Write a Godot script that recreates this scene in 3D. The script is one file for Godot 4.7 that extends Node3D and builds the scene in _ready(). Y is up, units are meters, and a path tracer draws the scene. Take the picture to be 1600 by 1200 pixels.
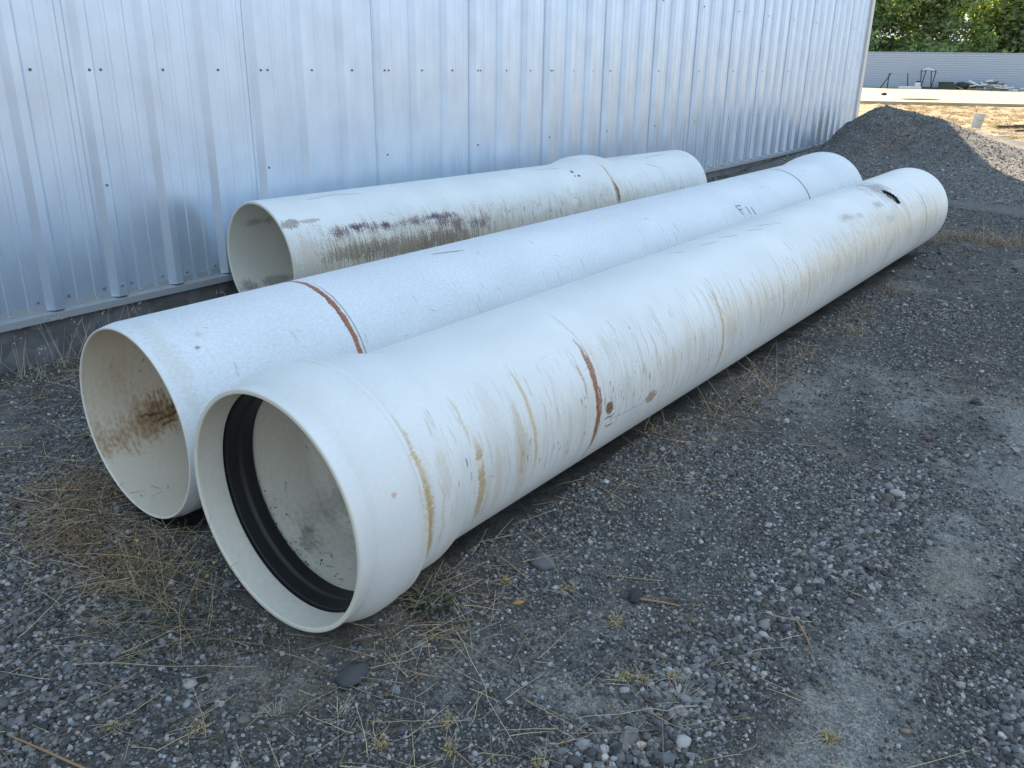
extends Node3D
# Three large white pipes lying on gravel in the shade of a metal building.
# x: away from the wall, y: up, -z: along the wall. Wall plane x = 0, y = 0 at the underside of the base trim.

const PITCH := 0.9144            # width of one wall panel
const EAVE := 8.0
const CORNER_Z := -12.78
var rng := RandomNumberGenerator.new()
var n_a := FastNoiseLite.new()
var n_b := FastNoiseLite.new()
var n_c := FastNoiseLite.new()
var used := {}
var cam_at := Vector3(3.758, 1.0993, 2.1695)

# ------------------------------------------------------------------ helpers
func lin(r, g, b) -> Color:
	return Color(r, g, b).linear_to_srgb()

func mat(c: Color, rough := 0.8, metal := 0.0) -> StandardMaterial3D:
	var m := StandardMaterial3D.new()
	m.albedo_color = c; m.roughness = rough; m.metallic = metal
	return m

func numbered(called: String) -> String:
	var k: int = used.get(called, 0)
	used[called] = k + 1
	return called if k == 0 else "%s_%03d" % [called, k]

func tag(o, label: String, category: String, group := ""):
	o.set_meta("label", label); o.set_meta("category", category)
	if group != "": o.set_meta("group", group)
	return o

func thing(called: String, label: String, category: String, at := Vector3.ZERO, group := "") -> Node3D:
	var o := Node3D.new(); o.name = numbered(called); add_child(o)
	o.position = at
	tag(o, label, category, group)
	return o

func part(called: String, mesh: Mesh, m: Material, parent: Node, at := Vector3.ZERO) -> MeshInstance3D:
	var o := MeshInstance3D.new(); o.name = called if parent != self else numbered(called); o.mesh = mesh
	if m: o.material_override = m
	parent.add_child(o, true)
	o.position = at
	return o

func structure(called: String, mesh: Mesh, m: Material) -> MeshInstance3D:
	var o := part(called, mesh, m, self)
	o.set_meta("kind", "structure")
	return o

func st_new() -> SurfaceTool:
	var st := SurfaceTool.new(); st.begin(Mesh.PRIMITIVE_TRIANGLES); return st

func quad(st: SurfaceTool, a: Vector3, b: Vector3, c: Vector3, d: Vector3):
	for p in [a, b, c, a, c, d]: st.add_vertex(p)

func box_st(st: SurfaceTool, lo: Vector3, hi: Vector3, t := Transform3D.IDENTITY):
	var p := []
	for k in 8: p.append(t * Vector3(hi.x if k & 1 else lo.x, hi.y if k & 2 else lo.y, hi.z if k & 4 else lo.z))
	for f in [[0, 2, 3, 1], [4, 5, 7, 6], [0, 4, 6, 2], [1, 3, 7, 5], [2, 6, 7, 3], [0, 1, 5, 4]]:
		quad(st, p[f[0]], p[f[3]], p[f[2]], p[f[1]])

func finish(st: SurfaceTool) -> ArrayMesh:
	st.generate_normals(); return st.commit()

func box_mesh(lo: Vector3, hi: Vector3, t := Transform3D.IDENTITY) -> ArrayMesh:
	var st := st_new(); st.set_smooth_group(-1); box_st(st, lo, hi, t); return finish(st)

func tube(st: SurfaceTool, pts: Array, r0: float, r1: float, sides := 3):
	var rings := []
	for i in pts.size():
		var d: Vector3 = (pts[mini(i + 1, pts.size() - 1)] - pts[maxi(i - 1, 0)]).normalized()
		var u := d.cross(Vector3(0.31, 0.2, 0.93)).normalized()
		var w := d.cross(u)
		var r := lerpf(r0, r1, float(i) / maxf(1.0, pts.size() - 1.0))
		var ring := []
		for k in sides:
			var a := TAU * k / sides
			ring.append(pts[i] + (u * cos(a) + w * sin(a)) * r)
		rings.append(ring)
	for i in rings.size() - 1:
		for k in sides:
			var k2 := (k + 1) % sides
			quad(st, rings[i][k], rings[i + 1][k], rings[i + 1][k2], rings[i][k2])

func wavy(from: Vector3, dir: Vector3, length: float, wob: float, droop: float, n := 7) -> Array:
	var pts := [from]
	var d := dir.normalized()
	var p := from
	for i in n:
		d = (d + Vector3(rng.randf_range(-wob, wob), rng.randf_range(-wob, wob) * 0.6 - droop, rng.randf_range(-wob, wob))).normalized()
		p += d * length / n
		pts.append(p)
	return pts

# ------------------------------------------------------------------ terrain
func plane_y(x: float, z: float) -> float:
	var xx := clampf(x, -4.0, 7.0)
	var zz := clampf(z, -16.0, 6.0)
	return lerpf(-0.15, -0.1726 - 0.02926 * xx - 0.01156 * zz, smoothstep(-19.0, -12.0, z) * (1.0 - smoothstep(7.0, 20.0, absf(x))))

func ground_y(x: float, z: float) -> float:
	var y := plane_y(x, z)
	y -= 0.047 * exp(-(pow((x - 2.2) / 0.45, 2) + pow((z - 1.12) / 0.27, 2)))       # where the bell has settled
	var ax := 0.362 + 0.1263 * (-0.487 - z)
	y += 0.024 * exp(-pow((x - ax) / 0.16, 2)) * smoothstep(0.1, -0.6, z) * smoothstep(-4.8, -4.1, z)
	y += n_a.get_noise_2d(x * 1.0, z * 1.0) * 0.016
	for q in [[2.211, 0.0428, 5.83], [1.5265, 0.0525, 5.79]]:
		var s: float = 0.95 - z
		var dx: float = x - q[0] - q[1] * s
		if s > -0.3 and s < q[2] + 0.3 and absf(dx) < 0.4:
			y += (0.022 * exp(-pow((absf(dx) - 0.235) / 0.06, 2)) * (0.6 + n_b.get_noise_2d(z * 3.0, q[0])) - 0.05 * exp(-pow(dx / 0.13, 2))) * smoothstep(-0.02, 0.12, s) * smoothstep(q[2] + 0.2, q[2] - 0.1, s)
	return y

func mound_h(x: float, z: float) -> float:
	var a := Vector2(0.93, -10.65); var b := Vector2(1.72, -10.5)
	var p := Vector2(x, z)
	var t := clampf((p - a).dot(b - a) / (b - a).length_squared(), 0.0, 1.0)
	var d := p.distance_to(a.lerp(b, t))
	d += n_b.get_noise_2d(x * 0.9, z * 0.9) * 0.16 * smoothstep(0.0, 0.8, d)
	var top := lerpf(0.67, 0.54, t)
	var slope := 0.47 - 0.10 * smoothstep(0.0, 1.2, x - b.x) + 0.36 * smoothstep(0.0, 0.8, a.x - x)
	var h := top + 0.06 - slope * sqrt(d * d + 0.002)
	# a spread skirt of spilled stone
	var skirt := 0.16 * exp(-pow(d / 2.6, 2)) * (1.0 - 0.6 * smoothstep(1.2, 0.2, x))
	h = 0.5 * (h + skirt + sqrt((h - skirt) * (h - skirt) + 0.012)) - 0.01
	h *= 1.0 - smoothstep(3.4, 4.6, d)
	return h + n_c.get_noise_2d(x * 6.0, z * 6.0) * 0.012 * smoothstep(0.03, 0.25, h)

func surface_y(x: float, z: float) -> float:
	return ground_y(x, z) + (mound_h(x, z) if z < -6.0 else 0.0)

func yard_edge(x: float) -> float:      # beyond this z the gravel gives way to sand
	return -16.3 - maxf(0.0, 2.15 - x) * 2.2 + minf(3.0, maxf(0.0, x - 2.15) * 0.5) + n_b.get_noise_2d(x * 2.0, 40.0) * 0.7

func grid(xs: PackedFloat32Array, zs: PackedFloat32Array, height: Callable, tint: Callable) -> ArrayMesh:
	var nx := xs.size(); var nz := zs.size()
	var v := PackedVector3Array(); v.resize(nx * nz)
	var c := PackedColorArray(); c.resize(nx * nz)
	var uv := PackedVector2Array(); uv.resize(nx * nz)
	var nn := PackedVector3Array(); nn.resize(nx * nz)
	for j in nz:
		for i in nx:
			var k := j * nx + i
			v[k] = Vector3(xs[i], height.call(xs[i], zs[j]), zs[j])
			c[k] = tint.call(xs[i], zs[j])
			uv[k] = Vector2(xs[i], zs[j])
	for j in nz:
		for i in nx:
			var du := v[j * nx + mini(i + 1, nx - 1)] - v[j * nx + maxi(i - 1, 0)]
			var dv := v[mini(j + 1, nz - 1) * nx + i] - v[maxi(j - 1, 0) * nx + i]
			var q := dv.cross(du)
			nn[j * nx + i] = (q if q.y > 0.0 else -q).normalized()
	var idx := PackedInt32Array(); idx.resize((nx - 1) * (nz - 1) * 6)
	var w := 0
	for j in nz - 1:
		for i in nx - 1:
			var a := j * nx + i
			for q in [a, a + 1, a + nx, a + 1, a + nx + 1, a + nx]:
				idx[w] = q; w += 1
	var arr := []; arr.resize(Mesh.ARRAY_MAX)
	arr[Mesh.ARRAY_VERTEX] = v; arr[Mesh.ARRAY_COLOR] = c; arr[Mesh.ARRAY_TEX_UV] = uv; arr[Mesh.ARRAY_NORMAL] = nn; arr[Mesh.ARRAY_INDEX] = idx
	var m := ArrayMesh.new(); m.add_surface_from_arrays(Mesh.PRIMITIVE_TRIANGLES, arr)
	return m

func steps(spans: Array) -> PackedFloat32Array:     # [[from, to, step], ...]
	var out := PackedFloat32Array()
	for s in spans:
		var n := int(ceil(absf(s[1] - s[0]) / s[2]))
		for k in n: out.append(lerpf(s[0], s[1], float(k) / n))
	out.append(spans[-1][1])
	return out

# ------------------------------------------------------------------ textures
func noise(kind: int, freq: float, octaves := 3, sd := 1) -> FastNoiseLite:
	var f := FastNoiseLite.new()
	f.noise_type = kind; f.frequency = freq; f.seed = sd
	f.fractal_type = FastNoiseLite.FRACTAL_FBM if octaves > 1 else FastNoiseLite.FRACTAL_NONE
	f.fractal_octaves = octaves
	return f

func noise_bytes(f: FastNoiseLite, w: int, h: int, stretch := 1, tiled := true) -> PackedByteArray:
	var im := f.get_seamless_image(w, maxi(4, h / stretch)) if tiled else f.get_image(w, maxi(4, h / stretch))
	if stretch > 1: im.resize(w, h, Image.INTERPOLATE_CUBIC)
	im.convert(Image.FORMAT_L8)
	return im.get_data()

func tex(im: Image) -> ImageTexture:
	return ImageTexture.create_from_image(im)

func grit_textures(dark: Color, light: Color, sd: int, freq := 0.09, w := 1024) -> Array:   # [colour, normal]
	var c1 := noise(FastNoiseLite.TYPE_CELLULAR, freq, 1, sd); c1.cellular_return_type = FastNoiseLite.RETURN_CELL_VALUE
	var c2 := noise(FastNoiseLite.TYPE_CELLULAR, freq * 2.6, 1, sd + 3); c2.cellular_return_type = FastNoiseLite.RETURN_CELL_VALUE
	var cd := noise(FastNoiseLite.TYPE_CELLULAR, freq, 1, sd); cd.cellular_return_type = FastNoiseLite.RETURN_DISTANCE
	var a := noise_bytes(c1, w, w); var b := noise_bytes(c2, w, w)
	var s := noise_bytes(noise(FastNoiseLite.TYPE_SIMPLEX_SMOOTH, 0.012, 4, sd + 5), w, w)
	var out := PackedByteArray(); out.resize(w * w * 3)
	for k in w * w:
		var t := (a[k] * 0.34 + b[k] * 0.36 + s[k] * 0.3) / 255.0
		t = clampf((t - 0.5) * 1.7 + 0.42, 0.0, 1.0)
		if b[k] > 246: t = 1.0
		out[k * 3] = int(255.0 * lerpf(dark.r, light.r, t)); out[k * 3 + 1] = int(255.0 * lerpf(dark.g, light.g, t)); out[k * 3 + 2] = int(255.0 * lerpf(dark.b, light.b, t))
	var bump := cd.get_seamless_image(w, w); bump.convert(Image.FORMAT_RGBA8)
	bump.bump_map_to_normal_map(3.0)
	return [tex(Image.create_from_data(w, w, false, Image.FORMAT_RGB8, out)), tex(bump)]

# pipe skins: x runs along the pipe, y round it (middle of the picture = top, downwards = the side away from the wall)
var sk: PackedByteArray
var sk_w := 2048
var sk_h := 1024
var sk_l := 6.0
var sk_n: PackedByteArray       # plain noise
var sk_s: PackedByteArray       # noise drawn out round the pipe
var sk_f: PackedByteArray       # fine noise

func px_s(s: float) -> float: return s / sk_l * sk_w
func px_t(deg: float) -> float: return (deg + 180.0) / 360.0 * sk_h

func dab(x: int, y: int, c: Color, a: float):
	if x < 0 or x >= sk_w or y < 0 or y >= sk_h or a <= 0.0: return
	var k := (y * sk_w + x) * 3
	a = minf(a, 1.0)
	sk[k] = int(lerpf(sk[k], c.r8, a)); sk[k + 1] = int(lerpf(sk[k + 1], c.g8, a)); sk[k + 2] = int(lerpf(sk[k + 2], c.b8, a))

func ring_mark(s: float, t0: float, t1: float, width: float, c: Color, a: float, rag := 0.5):
	var y0 := int(px_t(t0)); var y1 := int(px_t(t1))
	var hw := maxf(0.7, width / sk_l * sk_w * 0.5)
	var cx := px_s(s)
	var ph := rng.randf() * 1000.0
	for y in range(y0, y1 + 1):
		var u := float(y - y0) / maxf(1.0, y1 - y0)
		var taper := smoothstep(0.0, 0.22, u) * smoothstep(1.0, 0.7, u)
		var off := n_a.get_noise_2d(ph, y * 0.03) * rag * 5.0
		var w := hw * (1.0 + rag * n_b.get_noise_2d(ph, y * 0.25)) * (0.45 + 0.55 * taper)
		var aa := a * (0.35 + 0.65 * taper) * clampf(1.0 + rag * 1.6 * n_c.get_noise_2d(ph + 50.0, y * 0.5), 0.1, 1.3)
		for x in range(int(cx + off - w - 1.0), int(cx + off + w + 2.0)):
			dab(x, y, c, aa * clampf(w + 0.5 - absf(x - cx - off), 0.0, 1.0))

func blot(s: float, t: float, ds: float, dt: float, c: Color, a: float, streaky := 0.5, edge := 0.5):
	var cx := px_s(s); var cy := px_t(t)
	var rx := ds / sk_l * sk_w; var ry := dt / 360.0 * sk_h
	for y in range(maxi(0, int(cy - ry)), mini(sk_h - 1, int(cy + ry)) + 1):
		for x in range(maxi(0, int(cx - rx)), mini(sk_w - 1, int(cx + rx)) + 1):
			var d := sqrt(pow((x - cx) / rx, 2) + pow((y - cy) / ry, 2))
			if d >= 1.0: continue
			var k := y * sk_w + x
			var nz := lerpf(sk_n[k], sk_s[k], streaky) / 255.0
			var fine := sk_f[k] / 255.0 - 0.5
			var v := (1.0 - d) * 1.25 + (nz - 0.5) * 1.5 + fine * 0.55
			dab(x, y, c, a * smoothstep(0.2, 0.2 + edge * 1.5, v) * (0.85 + 0.5 * fine))

func stroke(s0: float, t0: float, s1: float, t1: float, width: float, c: Color, a: float):
	var p := Vector2(px_s(s0), px_t(t0)); var q := Vector2(px_s(s1), px_t(t1))
	var n := int(p.distance_to(q)) + 1
	var hw := maxf(0.6, width / sk_l * sk_w * 0.5)
	for k in n + 1:
		var u := float(k) / n
		var m := p.lerp(q, u) + Vector2(n_a.get_noise_2d(p.x + k * 0.1, q.y), n_b.get_noise_2d(p.y + k * 0.1, q.x)) * 2.0
		var aa := a * (0.5 + 0.5 * sin(PI * u)) * clampf(0.8 + n_c.get_noise_2d(k * 0.7, p.x), 0.1, 1.2)
		for y in range(int(m.y - hw), int(m.y + hw) + 2):
			for x in range(int(m.x - hw), int(m.x + hw) + 2):
				dab(x, y, c, aa * clampf(hw + 0.6 - m.distance_to(Vector2(x, y)), 0.0, 1.0))

func skin_begin(length: float, base: Color, mottle: float, grain: float, sd: int, h := 1024):
	sk_l = length; sk_h = h
	var hw := sk_w / 2; var hh := sk_h / 2
	var a := noise_bytes(noise(FastNoiseLite.TYPE_SIMPLEX_SMOOTH, 0.01, 4, sd), hw, hh, 1, false)
	var b := noise_bytes(noise(FastNoiseLite.TYPE_SIMPLEX, 0.3, 3, sd + 1), hw, hh, 1, false)
	var d := PackedByteArray(); d.resize(hw * hh * 3)
	var r := base.r8; var g := base.g8; var bl := base.b8
	for k in hw * hh:
		var t := 1.0 + (a[k] - 128) / 128.0 * mottle + (b[k] - 128) / 128.0 * grain
		d[k * 3] = clampi(int(r * t), 0, 255); d[k * 3 + 1] = clampi(int(g * t), 0, 255); d[k * 3 + 2] = clampi(int(bl * t), 0, 255)
	var im := Image.create_from_data(hw, hh, false, Image.FORMAT_RGB8, d)
	im.resize(sk_w, sk_h, Image.INTERPOLATE_BILINEAR)
	sk = im.get_data()
	sk_n = noise_bytes(noise(FastNoiseLite.TYPE_SIMPLEX_SMOOTH, 0.02, 5, sd + 2), sk_w, sk_h, 1, false)
	sk_s = noise_bytes(noise(FastNoiseLite.TYPE_SIMPLEX, 0.16, 3, sd + 4), sk_w, sk_h, 20, false)
	sk_f = noise_bytes(noise(FastNoiseLite.TYPE_SIMPLEX, 0.13, 3, sd + 6), sk_w, sk_h, 1, false)

func skin_end() -> ImageTexture:
	return tex(Image.create_from_data(sk_w, sk_h, false, Image.FORMAT_RGB8, sk))

func drips(n: int, s0: float, s1: float, t0: float, t1: float, len0: float, len1: float, c: Color, a0: float, a1: float, w0 := 0.003, w1 := 0.008, greyer := 0.5):
	for k in n:
		var s := rng.randf_range(s0, s1); var t := rng.randf_range(t0, t1)
		ring_mark(s, t, t + rng.randf_range(len0, len1), rng.randf_range(w0, w1), c.lerp(Color(0.32, 0.30, 0.28), rng.randf() * greyer), rng.randf_range(a0, a1), 0.5)

# ------------------------------------------------------------------ lathe along -z; profile = [[s, r], ...]
func lathe_surface(m: ArrayMesh, profile: Array, length: float, mt: Material, seg := 112, flip := false, wobble := 0.0):
	var np := profile.size()
	var v := PackedVector3Array(); var nn := PackedVector3Array(); var uv := PackedVector2Array(); var idx := PackedInt32Array()
	for i in np:
		var p0: Array = profile[maxi(i - 1, 0)]; var p1: Array = profile[mini(i + 1, np - 1)]
		var ds: float = p1[0] - p0[0]; var dr: float = p1[1] - p0[1]
		var l := maxf(1e-6, sqrt(ds * ds + dr * dr))
		var nr := ds / l; var ns := -dr / l
		if flip: nr = -nr; ns = -ns
		for k in seg + 1:
			var th := -PI + TAU * k / seg
			var r: float = profile[i][1] * (1.0 + wobble * sin(2.0 * th + 0.7))
			v.append(Vector3(sin(th) * r, cos(th) * r, -profile[i][0]))
			nn.append(Vector3(sin(th) * nr, cos(th) * nr, -ns))
			uv.append(Vector2(profile[i][0] / length, float(k) / seg))
	for i in np - 1:
		for k in seg:
			var a := i * (seg + 1) + k
			var b := a + seg + 1
			if flip: idx.append_array([a, a + 1, b, a + 1, b + 1, b])
			else: idx.append_array([a, b, a + 1, a + 1, b, b + 1])
	var arr := []; arr.resize(Mesh.ARRAY_MAX)
	arr[Mesh.ARRAY_VERTEX] = v; arr[Mesh.ARRAY_NORMAL] = nn; arr[Mesh.ARRAY_TEX_UV] = uv; arr[Mesh.ARRAY_INDEX] = idx
	m.add_surface_from_arrays(Mesh.PRIMITIVE_TRIANGLES, arr)
	m.surface_set_material(m.get_surface_count() - 1, mt)

func in_hole(s: float, deg: float) -> bool:
	var a := (s - 4.69 - (deg - 36.0) * 0.0016) / 0.058; var b := (deg - 36.0) / 14.0
	return a * a + b * b + 0.6 * n_c.get_noise_2d(s * 40.0, deg * 0.35) < 1.0

func holed_band(m: ArrayMesh, s0: float, s1: float, ns: int, seg: int, ro: float, ri: float, length: float, mo: Material, mi: Material, me: Material, wobble: float):
	var at := func(i: int, k: int, r: float):
		var th: float = -PI + TAU * k / seg
		var rr: float = r * (1.0 + wobble * sin(2.0 * th + 0.7))
		return Vector3(sin(th) * rr, cos(th) * rr, -lerpf(s0, s1, float(i) / ns))
	var gone := {}
	for i in ns:
		for k in seg:
			if in_hole(lerpf(s0, s1, (i + 0.5) / ns), -180.0 + 360.0 * (k + 0.5) / seg): gone[i * seg + k] = true
	for side in 2:
		var v := PackedVector3Array(); var nn := PackedVector3Array(); var uv := PackedVector2Array(); var idx := PackedInt32Array()
		for i in ns + 1:
			for k in seg + 1:
				var p: Vector3 = at.call(i, k, ro if side == 0 else ri)
				v.append(p); nn.append(Vector3(p.x, p.y, 0).normalized() * (1.0 if side == 0 else -1.0)); uv.append(Vector2(-p.z / length, float(k) / seg))
		for i in ns:
			for k in seg:
				if gone.has(i * seg + k): continue
				var a := i * (seg + 1) + k; var b := a + seg + 1
				if side == 1: idx.append_array([a, a + 1, b, a + 1, b + 1, b])
				else: idx.append_array([a, b, a + 1, a + 1, b, b + 1])
		var arr := []; arr.resize(Mesh.ARRAY_MAX)
		arr[Mesh.ARRAY_VERTEX] = v; arr[Mesh.ARRAY_NORMAL] = nn; arr[Mesh.ARRAY_TEX_UV] = uv; arr[Mesh.ARRAY_INDEX] = idx
		m.add_surface_from_arrays(Mesh.PRIMITIVE_TRIANGLES, arr)
		m.surface_set_material(m.get_surface_count() - 1, mo if side == 0 else mi)
	var st := st_new(); st.set_smooth_group(-1)
	for key in gone:
		var i: int = key / seg; var k: int = key % seg
		for e in [[i - 1, k, i, k, i, k + 1], [i + 1, k, i + 1, k + 1, i + 1, k], [i, k - 1, i + 1, k, i, k], [i, k + 1, i, k + 1, i + 1, k + 1]]:
			if gone.has(e[0] * seg + e[1]): continue
			quad(st, at.call(e[2], e[3], ro), at.call(e[4], e[5], ro), at.call(e[4], e[5], ri), at.call(e[2], e[3], ri))
	st.generate_normals(); st.set_material(me); st.commit(m)

func pipe_node(called: String, label: String, at: Vector3, d: Vector3) -> Node3D:
	var o := thing(called, label, "pipe", at, "white pipes lying beside the wall")
	var back := -d.normalized()
	var right := Vector3.UP.cross(back).normalized()
	o.basis = Basis(right, back.cross(right), back)
	return o

# ------------------------------------------------------------------ stones
func stone_mesh(sd: int, flat: float, rough: float, faceted: bool) -> ArrayMesh:
	var f := noise(FastNoiseLite.TYPE_SIMPLEX, 0.9, 2, sd)
	var r2 := RandomNumberGenerator.new(); r2.seed = sd
	var s := SphereMesh.new(); s.radius = 1.0; s.height = 2.0; s.radial_segments = 7; s.rings = 4
	var arr := s.get_mesh_arrays()
	var vs: PackedVector3Array = arr[Mesh.ARRAY_VERTEX]; var ix: PackedInt32Array = arr[Mesh.ARRAY_INDEX]
	var sx := r2.randf_range(0.85, 1.25); var sz := r2.randf_range(0.7, 1.0)
	var p := PackedVector3Array()
	for q in vs:
		var w := q * (1.0 + rough * f.get_noise_3dv(q * 1.6))
		p.append(Vector3(w.x * sx, w.y * flat, w.z * sz))
	var st := st_new()
	st.set_smooth_group(-1 if faceted else 0)
	for i in ix: st.add_vertex(p[i])
	if not faceted: st.index()
	st.generate_normals()
	return st.commit()

class Scatter:
	var buf := PackedFloat32Array()
	var n := 0
	func put(t: Transform3D, c: Color):
		var b := t.basis
		buf.append_array([b.x.x, b.y.x, b.z.x, t.origin.x, b.x.y, b.y.y, b.z.y, t.origin.y, b.x.z, b.y.z, b.z.z, t.origin.z, c.r, c.g, c.b, 1.0])
		n += 1

func scatter_node(called: String, s: Scatter, mesh: Mesh, m: Material, parent: Node = self) -> MultiMeshInstance3D:
	var mm := MultiMesh.new()
	mm.transform_format = MultiMesh.TRANSFORM_3D; mm.use_colors = true
	mm.mesh = mesh; mm.instance_count = s.n; mm.buffer = s.buf
	var o := MultiMeshInstance3D.new(); o.multimesh = mm; o.material_override = m
	o.name = numbered(called) if parent == self else called
	parent.add_child(o, true)
	o.set_meta("kind", "stuff")
	return o

func stone_colour() -> Color:        # linear
	var u := rng.randf()
	var g := 0.06 + 0.15 * pow(rng.randf(), 1.3)
	if u < 0.13: g = rng.randf_range(0.20, 0.38)
	elif u < 0.134: g = rng.randf_range(0.4, 0.5)
	elif u > 0.85: g = rng.randf_range(0.04, 0.08)
	var w := rng.randf_range(-0.01, 0.17)
	if rng.randf() < 0.05: w = 0.3
	g *= 1.1
	return Color(g * (1.0 + w), g, g * (1.0 - w * 0.9))

func under_pipe(x: float, z: float) -> bool:
	for q in [[2.211, 0.9956, 0.0428, 5.83, 0.20], [1.5265, 0.936, 0.0525, 5.79, 0.20], [0.362, -0.487, 0.1263, 3.78, 0.22]]:
		var s: float = q[1] - z
		if s > -0.01 and s < q[3] and absf(x - q[0] - q[2] * s) < q[4]: return true
	return false

func dusty(x: float, z: float) -> float:     # 1 where fines cover the stones
	var v := n_b.get_noise_2d(x * 0.9 + 11.0, z * 0.6) + 0.7 * n_a.get_noise_2d(x * 3.0, z * 2.4 + 9.0) + 0.35 * n_c.get_noise_2d(x * 9.0, z * 9.0)
	# trodden strip running beside the pipes, a bare patch before it and one under the dry grass
	var t1 := exp(-pow((x - 3.55 - 0.10 * (0.2 - z)) / 0.17, 2)) * smoothstep(-3.5, -1.5, z)
	var t2 := exp(-(pow((x - 2.98) / 0.24, 2) + pow((z - 0.80) / 0.10, 2)))
	var t3 := exp(-(pow((x - 2.72) / 0.14, 2) + pow((z + 0.55) / 0.45, 2)))
	var t4 := exp(-(pow((x - 2.30) / 0.35, 2) + pow((z - 1.25) / 0.12, 2)))
	return clampf(0.18 + v * 0.62 + 0.85 * t1 + 0.75 * t2 + 0.5 * t3 + 0.3 * t4, 0.0, 1.0)

func pebbly(x: float, z: float) -> float:    # 1 where the stones are bigger
	var b1 := exp(-pow((x - 3.24 - 0.12 * (0.2 - z)) / 0.10, 2)) * smoothstep(-1.6, -0.6, z)
	var b2 := smoothstep(3.72, 3.85, x - 0.05 * (0.4 - z)) * smoothstep(-0.4, 0.2, z)
	var b3 := 0.45 * smoothstep(2.6, 2.1, x) * smoothstep(0.9, 1.3, z)
	return clampf(b1 + b2 + b3 + 0.5 * n_a.get_noise_2d(x * 1.7 + 70.0, z * 1.7), 0.0, 1.0)

# ------------------------------------------------------------------ plants
func flakes(st: SurfaceTool, n: int, at: Vector3, rad: Vector3, s0: float, s1: float):
	for k in n:
		var p := Vector3(rng.randfn(), rng.randfn(), rng.randfn()) * 0.5
		p = at + Vector3(p.x * rad.x, absf(p.y) * rad.y, p.z * rad.z)
		var u := Vector3(rng.randfn(), rng.randfn(), rng.randfn()).normalized()
		var w := u.cross(Vector3(rng.randfn(), rng.randfn(), rng.randfn())).normalized()
		var s := rng.randf_range(s0, s1)
		var bend := u.cross(w) * s * 0.3
		quad(st, p - u * s, p - w * s * 0.5 + bend, p + u * s, p + w * s * 0.5 + bend)

func stems(n: int, rad: float, h0: float, h1: float, lean: float, wob: float, droop: float, r: float) -> ArrayMesh:
	var st := st_new()
	for k in n:
		var a := rng.randf() * TAU
		var d := rad * sqrt(rng.randf())
		var from := Vector3(cos(a) * d, 0.0, sin(a) * d)
		var b := rng.randf() * TAU
		var dir := Vector3(cos(b) * lean * rng.randf(), 1.0 - 0.55 * lean, sin(b) * lean * rng.randf())
		tube(st, wavy(from, dir, rng.randf_range(h0, h1), wob, droop, 7), r * rng.randf_range(0.7, 1.3), r * 0.4)
	return finish(st)

func mat_of_straw(n: int, rad: float, l0: float, l1: float, r: float, lift := 0.02) -> ArrayMesh:   # lying, tangled
	var st := st_new()
	for k in n:
		var a := rng.randf() * TAU; var d := rad * sqrt(rng.randf())
		var from := Vector3(cos(a) * d, 0.003 + rng.randf() * lift, sin(a) * d)
		var b := rng.randf() * TAU
		tube(st, wavy(from, Vector3(cos(b), rng.randf_range(-0.05, 0.25), sin(b)), rng.randf_range(l0, l1), 0.22, 0.02, 7), r, r * 0.5)
	return finish(st)

func leaf_blades(n: int, rad: float, l0: float, l1: float, w: float) -> ArrayMesh:
	var st := st_new()
	for k in n:
		var b := rng.randf() * TAU
		var dir := Vector3(cos(b), rng.randf_range(0.3, 1.2), sin(b)).normalized()
		var l := rng.randf_range(l0, l1)
		var side := dir.cross(Vector3.UP).normalized() * w
		var p := Vector3(cos(b) * rad, 0.0, sin(b) * rad) * rng.randf()
		var m1 := p + dir * l * 0.5 + Vector3.UP * l * 0.06
		var e := p + dir * l + Vector3.DOWN * l * 0.25
		quad(st, p, m1 - side, e, m1 + side)
	return finish(st)

func on_ground(x: float, z: float, sink := 0.004) -> Vector3:
	return Vector3(x, surface_y(x, z) - sink, z)

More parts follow.
